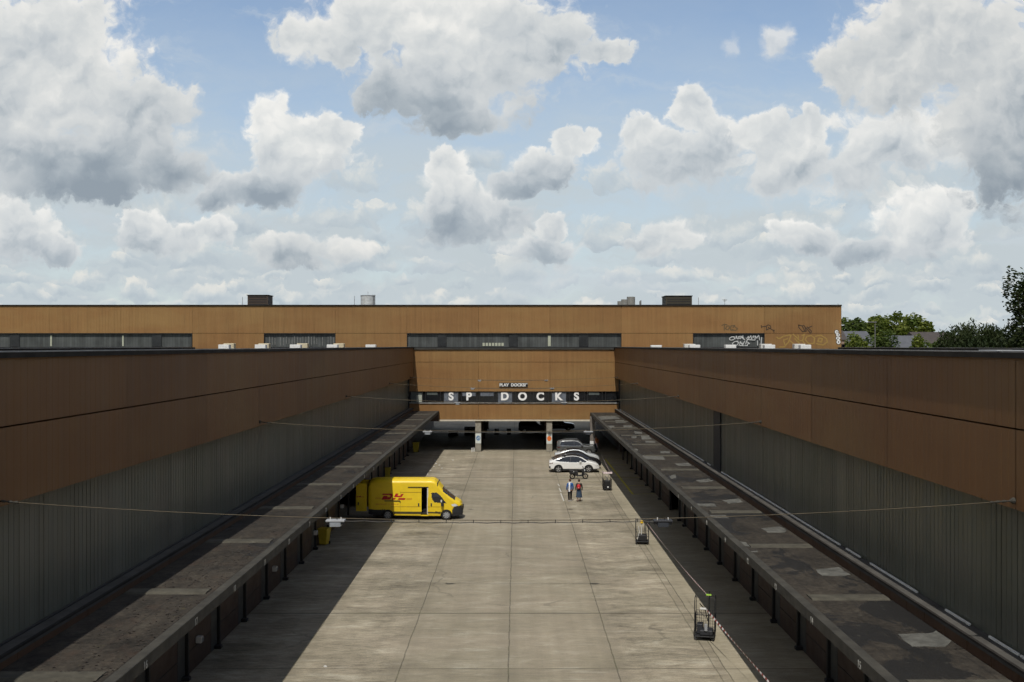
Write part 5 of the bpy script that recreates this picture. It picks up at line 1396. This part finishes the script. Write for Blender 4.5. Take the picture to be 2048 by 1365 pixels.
    # face: eyes, nose, mouth, ears
    mb = MB(); [mb.bbox(x - .012, x + .012, hd[1] + .085, hd[1] + .096, hd[2] - .01, hd[2] + .002, .003) for x in (-.03, .03)]; mb.build("eyes", M_black, r)
    MB().tube([(0, hd[1] + .085, hd[2] - .005), (0, hd[1] + .112, hd[2] - .035), (0, hd[1] + .09, hd[2] - .04)], [.008, .013, .01]).tube([(-.088 * k, hd[1], hd[2] + .01), (-.092 * k, hd[1] - .01, hd[2] - .03)], .014).tube([(.088 * k, hd[1], hd[2] + .01), (.092 * k, hd[1] - .01, hd[2] - .03)], .014).build("nose_and_ears", M_skin, r, True)
    MB().bbox(-.024, .024, hd[1] + .082, hd[1] + .092, hd[2] - .066, hd[2] - .056, .003).build("mouth", plain("lips", (.3, .1, .09), .5), r)
    return r, k
M_bluej = plain("blue_jacket", (.02, .11, .36), .75, var=.2, scale=12)
M_blackc = plain("black_trousers", (.005, .005, .008), .95, spec=.05)
M_shoeW = plain("white_shoe", (.6, .6, .58), .6)
p = gnd(1140, 1003)
pa, k = person("person in a blue jacket with a long white scarf and black trousers, walking away", (p.x, p.y, 0), R(2), 1.70, M_bluej, M_blackc, M_shoeW, M_hair2, None, ((.0, 0), (.02, 0)))
sc_ = MB(); n = 7; xs_ = [-.055, -.055, -.06, -.06, -.065, -.065, -.07]
zs = [1.47, 1.40, 1.30, 1.15, 1.0, .88, .76]; ys_ = [-.10, -.135, -.16, -.165, -.165, -.165, -.16]
for (z0, y0, x0), (z1, y1, x1) in zip(list(zip(zs, ys_, xs_)), list(zip(zs, ys_, xs_))[1:]):
    for dy in (0, .02): sc_.quad((x0 - .055, y0 + dy, z0), (x0 + .055, y0 + dy, z0), (x1 + .06, y1 + dy, z1), (x1 - .06, y1 + dy, z1))
    for e in (-.055, .055): sc_.quad((x0 + e, y0, z0), (x0 + e, y0 + .02, z0), (x1 + e * 1.08, y1 + .02, z1), (x1 + e * 1.08, y1, z1))
ring = [(.10 * math.cos(t), .095 * math.sin(t), 1.46) for t in [2 * PI * q / 12 for q in range(13)]]
sc_.tube(ring, .036, 8); sc_.build("scarf", plain("white_scarf", (.75, .78, .82), .8), pa, True)
p = gnd(1158, 1003.5)
pb, k = person("person in a dark jacket and long blue skirt with a red backpack, walking away", (p.x, p.y, 0), R(-3), 1.70, plain("dark_brown_jacket", (.04, .028, .022), .8, var=.3), M_blackc, plain("brown_shoe", (.10, .06, .03), .7), M_hair, plain("denim_blue_skirt", (.028, .05, .085), .85, var=.25, scale=10), ((.0, 0), (.03, 0)), .10)
bp = ellip((-.03, -.22, 1.17), (.15, .105, .20)).build("backpack", plain("red_backpack", (.50, .012, .02), .6, var=.2, scale=10), pb, True)
MB().tube([(-.1, -.13, 1.33), (-.11, -.04, 1.46), (-.11, .1, 1.38)], .014).tube([(.06, -.13, 1.33), (.08, -.04, 1.46), (.08, .1, 1.38)], .014).build("strap", M_black, bp)
ellip((-.03, -.32, 1.10), (.05, .02, .06)).build("pocket", plain("pink_print", (.7, .2, .2), .6), bp)
ellip((0, -.02, 1.76), (.035, .035, .035)).build("hair_bun", M_hair, pb, True)
p = gnd(1192, 902)
person("person in an orange top and jeans standing in the shade by the far post", (p.x, p.y, 0), R(150), 1.72, plain("orange_top", (.42, .12, .02), .8), plain("blue_jeans", (.06, .09, .15), .85), M_black, M_hair)

# ------------------------------------------------------------------ surroundings on the right
def house(px0, px1, ytop, yeave, Y, depth, label, mr, hip=0.0):
    x0, x1 = (px0 - VX) / F * Y, (px1 - VX) / F * Y; zr = H - (ytop - VY) / F * Y; ze = H - (yeave - VY) / F * Y
    t = thing("house", label, "house", ((x0 + x1) / 2, Y, 0)); w = (x1 - x0) / 2
    MB().box(-w + .2, w - .2, .2, depth - .2, 0, ze).build("wall", M_brick, t)
    hi = w * hip; mb = MB(); c = depth / 2
    a, b, c_, d_ = (-w, 0, ze), (w, 0, ze), (w, depth, ze), (-w, depth, ze); e, f_ = (-w + hi, c, zr), (w - hi, c, zr)
    mb.quad(a, b, f_, e).quad(c_, d_, e, f_).quad(b, c_, f_).quad(d_, a, e).quad(a, b, c_, d_)
    rf = mb.build("roof", mr, t); MB().bbox(w * .2, w * .2 + .7, c - .3, c + .3, ze, zr + .7, .02).build("chimney", M_brick, rf) if False else None
    for k in range(3): 
        wn = MB().box(-w * .7 + k * w * .6, -w * .7 + k * w * .6 + 1.0, .14, .21, ze - 2.0, ze - .7).build("window", M_pane_d, t)
M_tileR2 = M_tileR
house(1650, 1762, 662, 700, 168, 10, "grey tiled house roof just right of the hall behind low trees", M_tile, .15)
house(1660, 1695, 661, 680, 163, 4, "small reddish tiled roof against the end of the hall", M_tileR, .1)
house(1785, 1862, 671, 700, 168, 9, "grey slate roof between the light green trees", M_tile, .1)
house(1845, 1930, 663.5, 692, 176, 12, "long low brownish roof beside the dark trees", M_tileR, .0)
def street_lamp(px, ytop, Y, label):
    x = (px - VX) / F * Y; h = H - (ytop - VY) / F * Y
    t = thing("street_lamp", label, "street lamp", (x, Y, 0), group="lamp posts behind the right roof")
    MB().tube([(0, 0, 0), (0, 0, h)], [.10, .06], 8).build("pole", M_grey, t); MB().bbox(-.9, .2, -.15, .15, h, h + .14, .04).build("lantern", M_grey, t)
street_lamp(1750, 646, 140, "grey lamp post in front of the light green trees")
street_lamp(2044, 640, 90, "grey lamp post at the right edge by the dark tree")
import numpy as np
def tree(name, label, px, Y, ztop, rx, rz_, m, n, leaf, droop=0.0, seed=1, lobes=9, base=.35, group=None):
    rs = np.random.RandomState(seed); x = (px - VX) / F * Y
    t = thing(name, label, "tree", (x, Y, 0), group=group)
    mb = MB(); zc = ztop - rz_
    mb.tube([(0, 0, 0), (.1, .05, zc * .5), (0, 0, zc)], [.4 * rx / 4, .3 * rx / 4, .18 * rx / 4], 8)
    L_c = []
    for i in range(lobes):
        a = rs.uniform(0, 2 * PI); q = rs.uniform(.25, .72); zz = rs.uniform(-.75, .62)
        s = math.sqrt(max(.05, 1 - zz * zz)); L_c.append((math.cos(a) * q * rx * s * 1.1, math.sin(a) * q * rx * s * 1.1, zc + zz * rz_, rs.uniform(.30, .48)))
    L_c.append((0, 0, zc + rz_ * .55, .42)); L_c.append((0, 0, zc, .6))
    for lx, ly, lz, lr in L_c[:9]: mb.tube([(0, 0, zc * .62), (lx * .5, ly * .5, (zc * .62 + lz) / 2), (lx * .9, ly * .9, lz)], [.12 * rx / 4, .07 * rx / 4, .02], 5)
    mb.build("trunk", M_bark, t)
    pts = []; per = n // len(L_c)
    for lx, ly, lz, lr in L_c:
        v = rs.normal(size=(per, 3)); v /= np.linalg.norm(v, axis=1)[:, None]
        rad = (rs.uniform(.35, 1.0, per) ** .45) * (1 + .16 * np.sin(v[:, 0] * 7 + lx) * np.cos(v[:, 2] * 6 + ly))
        p = v * rad[:, None] * np.array([rx * lr, rx * lr, rz_ * lr]) * 1.05 + np.array([lx, ly, lz])
        if droop: p[:, 2] -= np.abs(rs.normal(size=per)) * droop * rs.uniform(0, 1, per)
        pts.append(p)
    P = np.concatenate(pts); N = len(P)
    a = rs.uniform(0, 2 * PI, N); tilt = rs.uniform(-.9, .9, N); sz = leaf * rs.uniform(.5, 1.3, N)
    d1 = np.stack([np.cos(a), np.sin(a), tilt * .6 - (1.2 if droop else 0)], 1); d1 /= np.linalg.norm(d1, axis=1)[:, None]
    rnd = rs.normal(size=(N, 3)); d2 = np.cross(d1, rnd); d2 /= np.linalg.norm(d2, axis=1)[:, None]
    l1 = sz[:, None] * d1; l2 = sz[:, None] * d2 * (.35 if droop else .6)
    V = np.empty((N, 4, 3)); V[:, 0] = P - l1; V[:, 1] = P + l2 * .9 - l1 * .1; V[:, 2] = P + l1; V[:, 3] = P - l2 * .9 + l1 * .15
    me = bpy.data.meshes.new("crown"); me.vertices.add(N * 4); me.vertices.foreach_set('co', V.reshape(-1))
    me.loops.add(N * 4); me.loops.foreach_set('vertex_index', np.arange(N * 4)); me.polygons.add(N)
    me.polygons.foreach_set('loop_start', np.arange(N) * 4); me.polygons.foreach_set('loop_total', np.full(N, 4)); me.update(calc_edges=True); me.validate()
    me.materials.append(m); o = bpy.data.objects.new("crown", me); C.objects.link(o); o.parent = t
    return t
def zt_(py, Y): return H - (py - VY) / F * Y
tree("broadleaf_tree", "dark green round tree right beside the end of the hall", 1712, 180, zt_(636, 180), 4.0, 4.8, M_leafM, 7200, .36, seed=3)
tree("broadleaf_tree", "light green tree left of the tallest pale green tree", 1752, 188, zt_(631, 188), 5.0, 6.4, M_leafL, 9500, .38, seed=5)
tree("broadleaf_tree", "tallest pale green tree in the middle of the light trees", 1790, 190, zt_(624, 190), 5.8, 7.0, M_leafL, 11500, .38, seed=8)
tree("broadleaf_tree", "pale green tree forming the right end of the light trees", 1823, 186, zt_(627, 186), 4.2, 6.2, M_leafL, 7600, .36, seed=12)
tree("young_tree", "low bright green tree in front of the grey house roof", 1706, 150, zt_(665, 150), 2.6, 3.2, M_leafL, 3800, .24, seed=15)
tree("young_tree", "small bright green pointed tree before the slate roof", 1836, 150, zt_(667, 150), 1.9, 2.8, M_leafL, 2600, .22, seed=18)
tree("young_tree", "mid green low tree right of the lamp post", 1775, 152, zt_(660, 152), 3.2, 3.2, M_leafM, 4200, .24, seed=19)
tree("shrub_tree", "small dull green tree beside the dark weeping trees", 1876, 145, zt_(678, 145), 1.7, 2.4, M_leafM, 2200, .2, seed=21)
for i, (px, yt, rx, lab) in enumerate([(1912, 652, 2.6, "leftmost dark weeping tree of the row"), (1940, 633, 2.7, "tallest dark weeping tree, with a rounded top"), (1966, 641, 2.0, "narrow dark weeping tree right of the tallest"), (1990, 645, 2.8, "dark weeping tree second from the right edge tree"), (2016, 648, 2.8, "dark weeping tree partly behind the edge tree")]):
    tree("weeping_tree", lab, px, 128 + i, zt_(yt, 128 + i), rx, 4.2, M_leafD, 6500, .26, droop=2.2, seed=30 + i, lobes=12)
tree("dark_tree", "tall dark tree with ragged branches at the right edge of the view", 2064, 88, zt_(528, 88), 2.75, 5.4, M_leafD, 9000, .17, seed=44, lobes=16)
for i, px in enumerate((1690, 1725, 1765, 1805, 1850, 1900, 1950, 2000, 2050)):
    tree("hedge_tree", ["first", "second", "third", "fourth", "fifth", "sixth", "seventh", "eighth", "ninth"][i] + " low tree from the left in the far row behind the houses", px, 260, zt_(672 if i % 2 else 676, 260), 5.5, 4.5, M_leafM, 2200, .45, seed=60 + i, group="far row of low trees")
print("objects", len(bpy.data.objects))
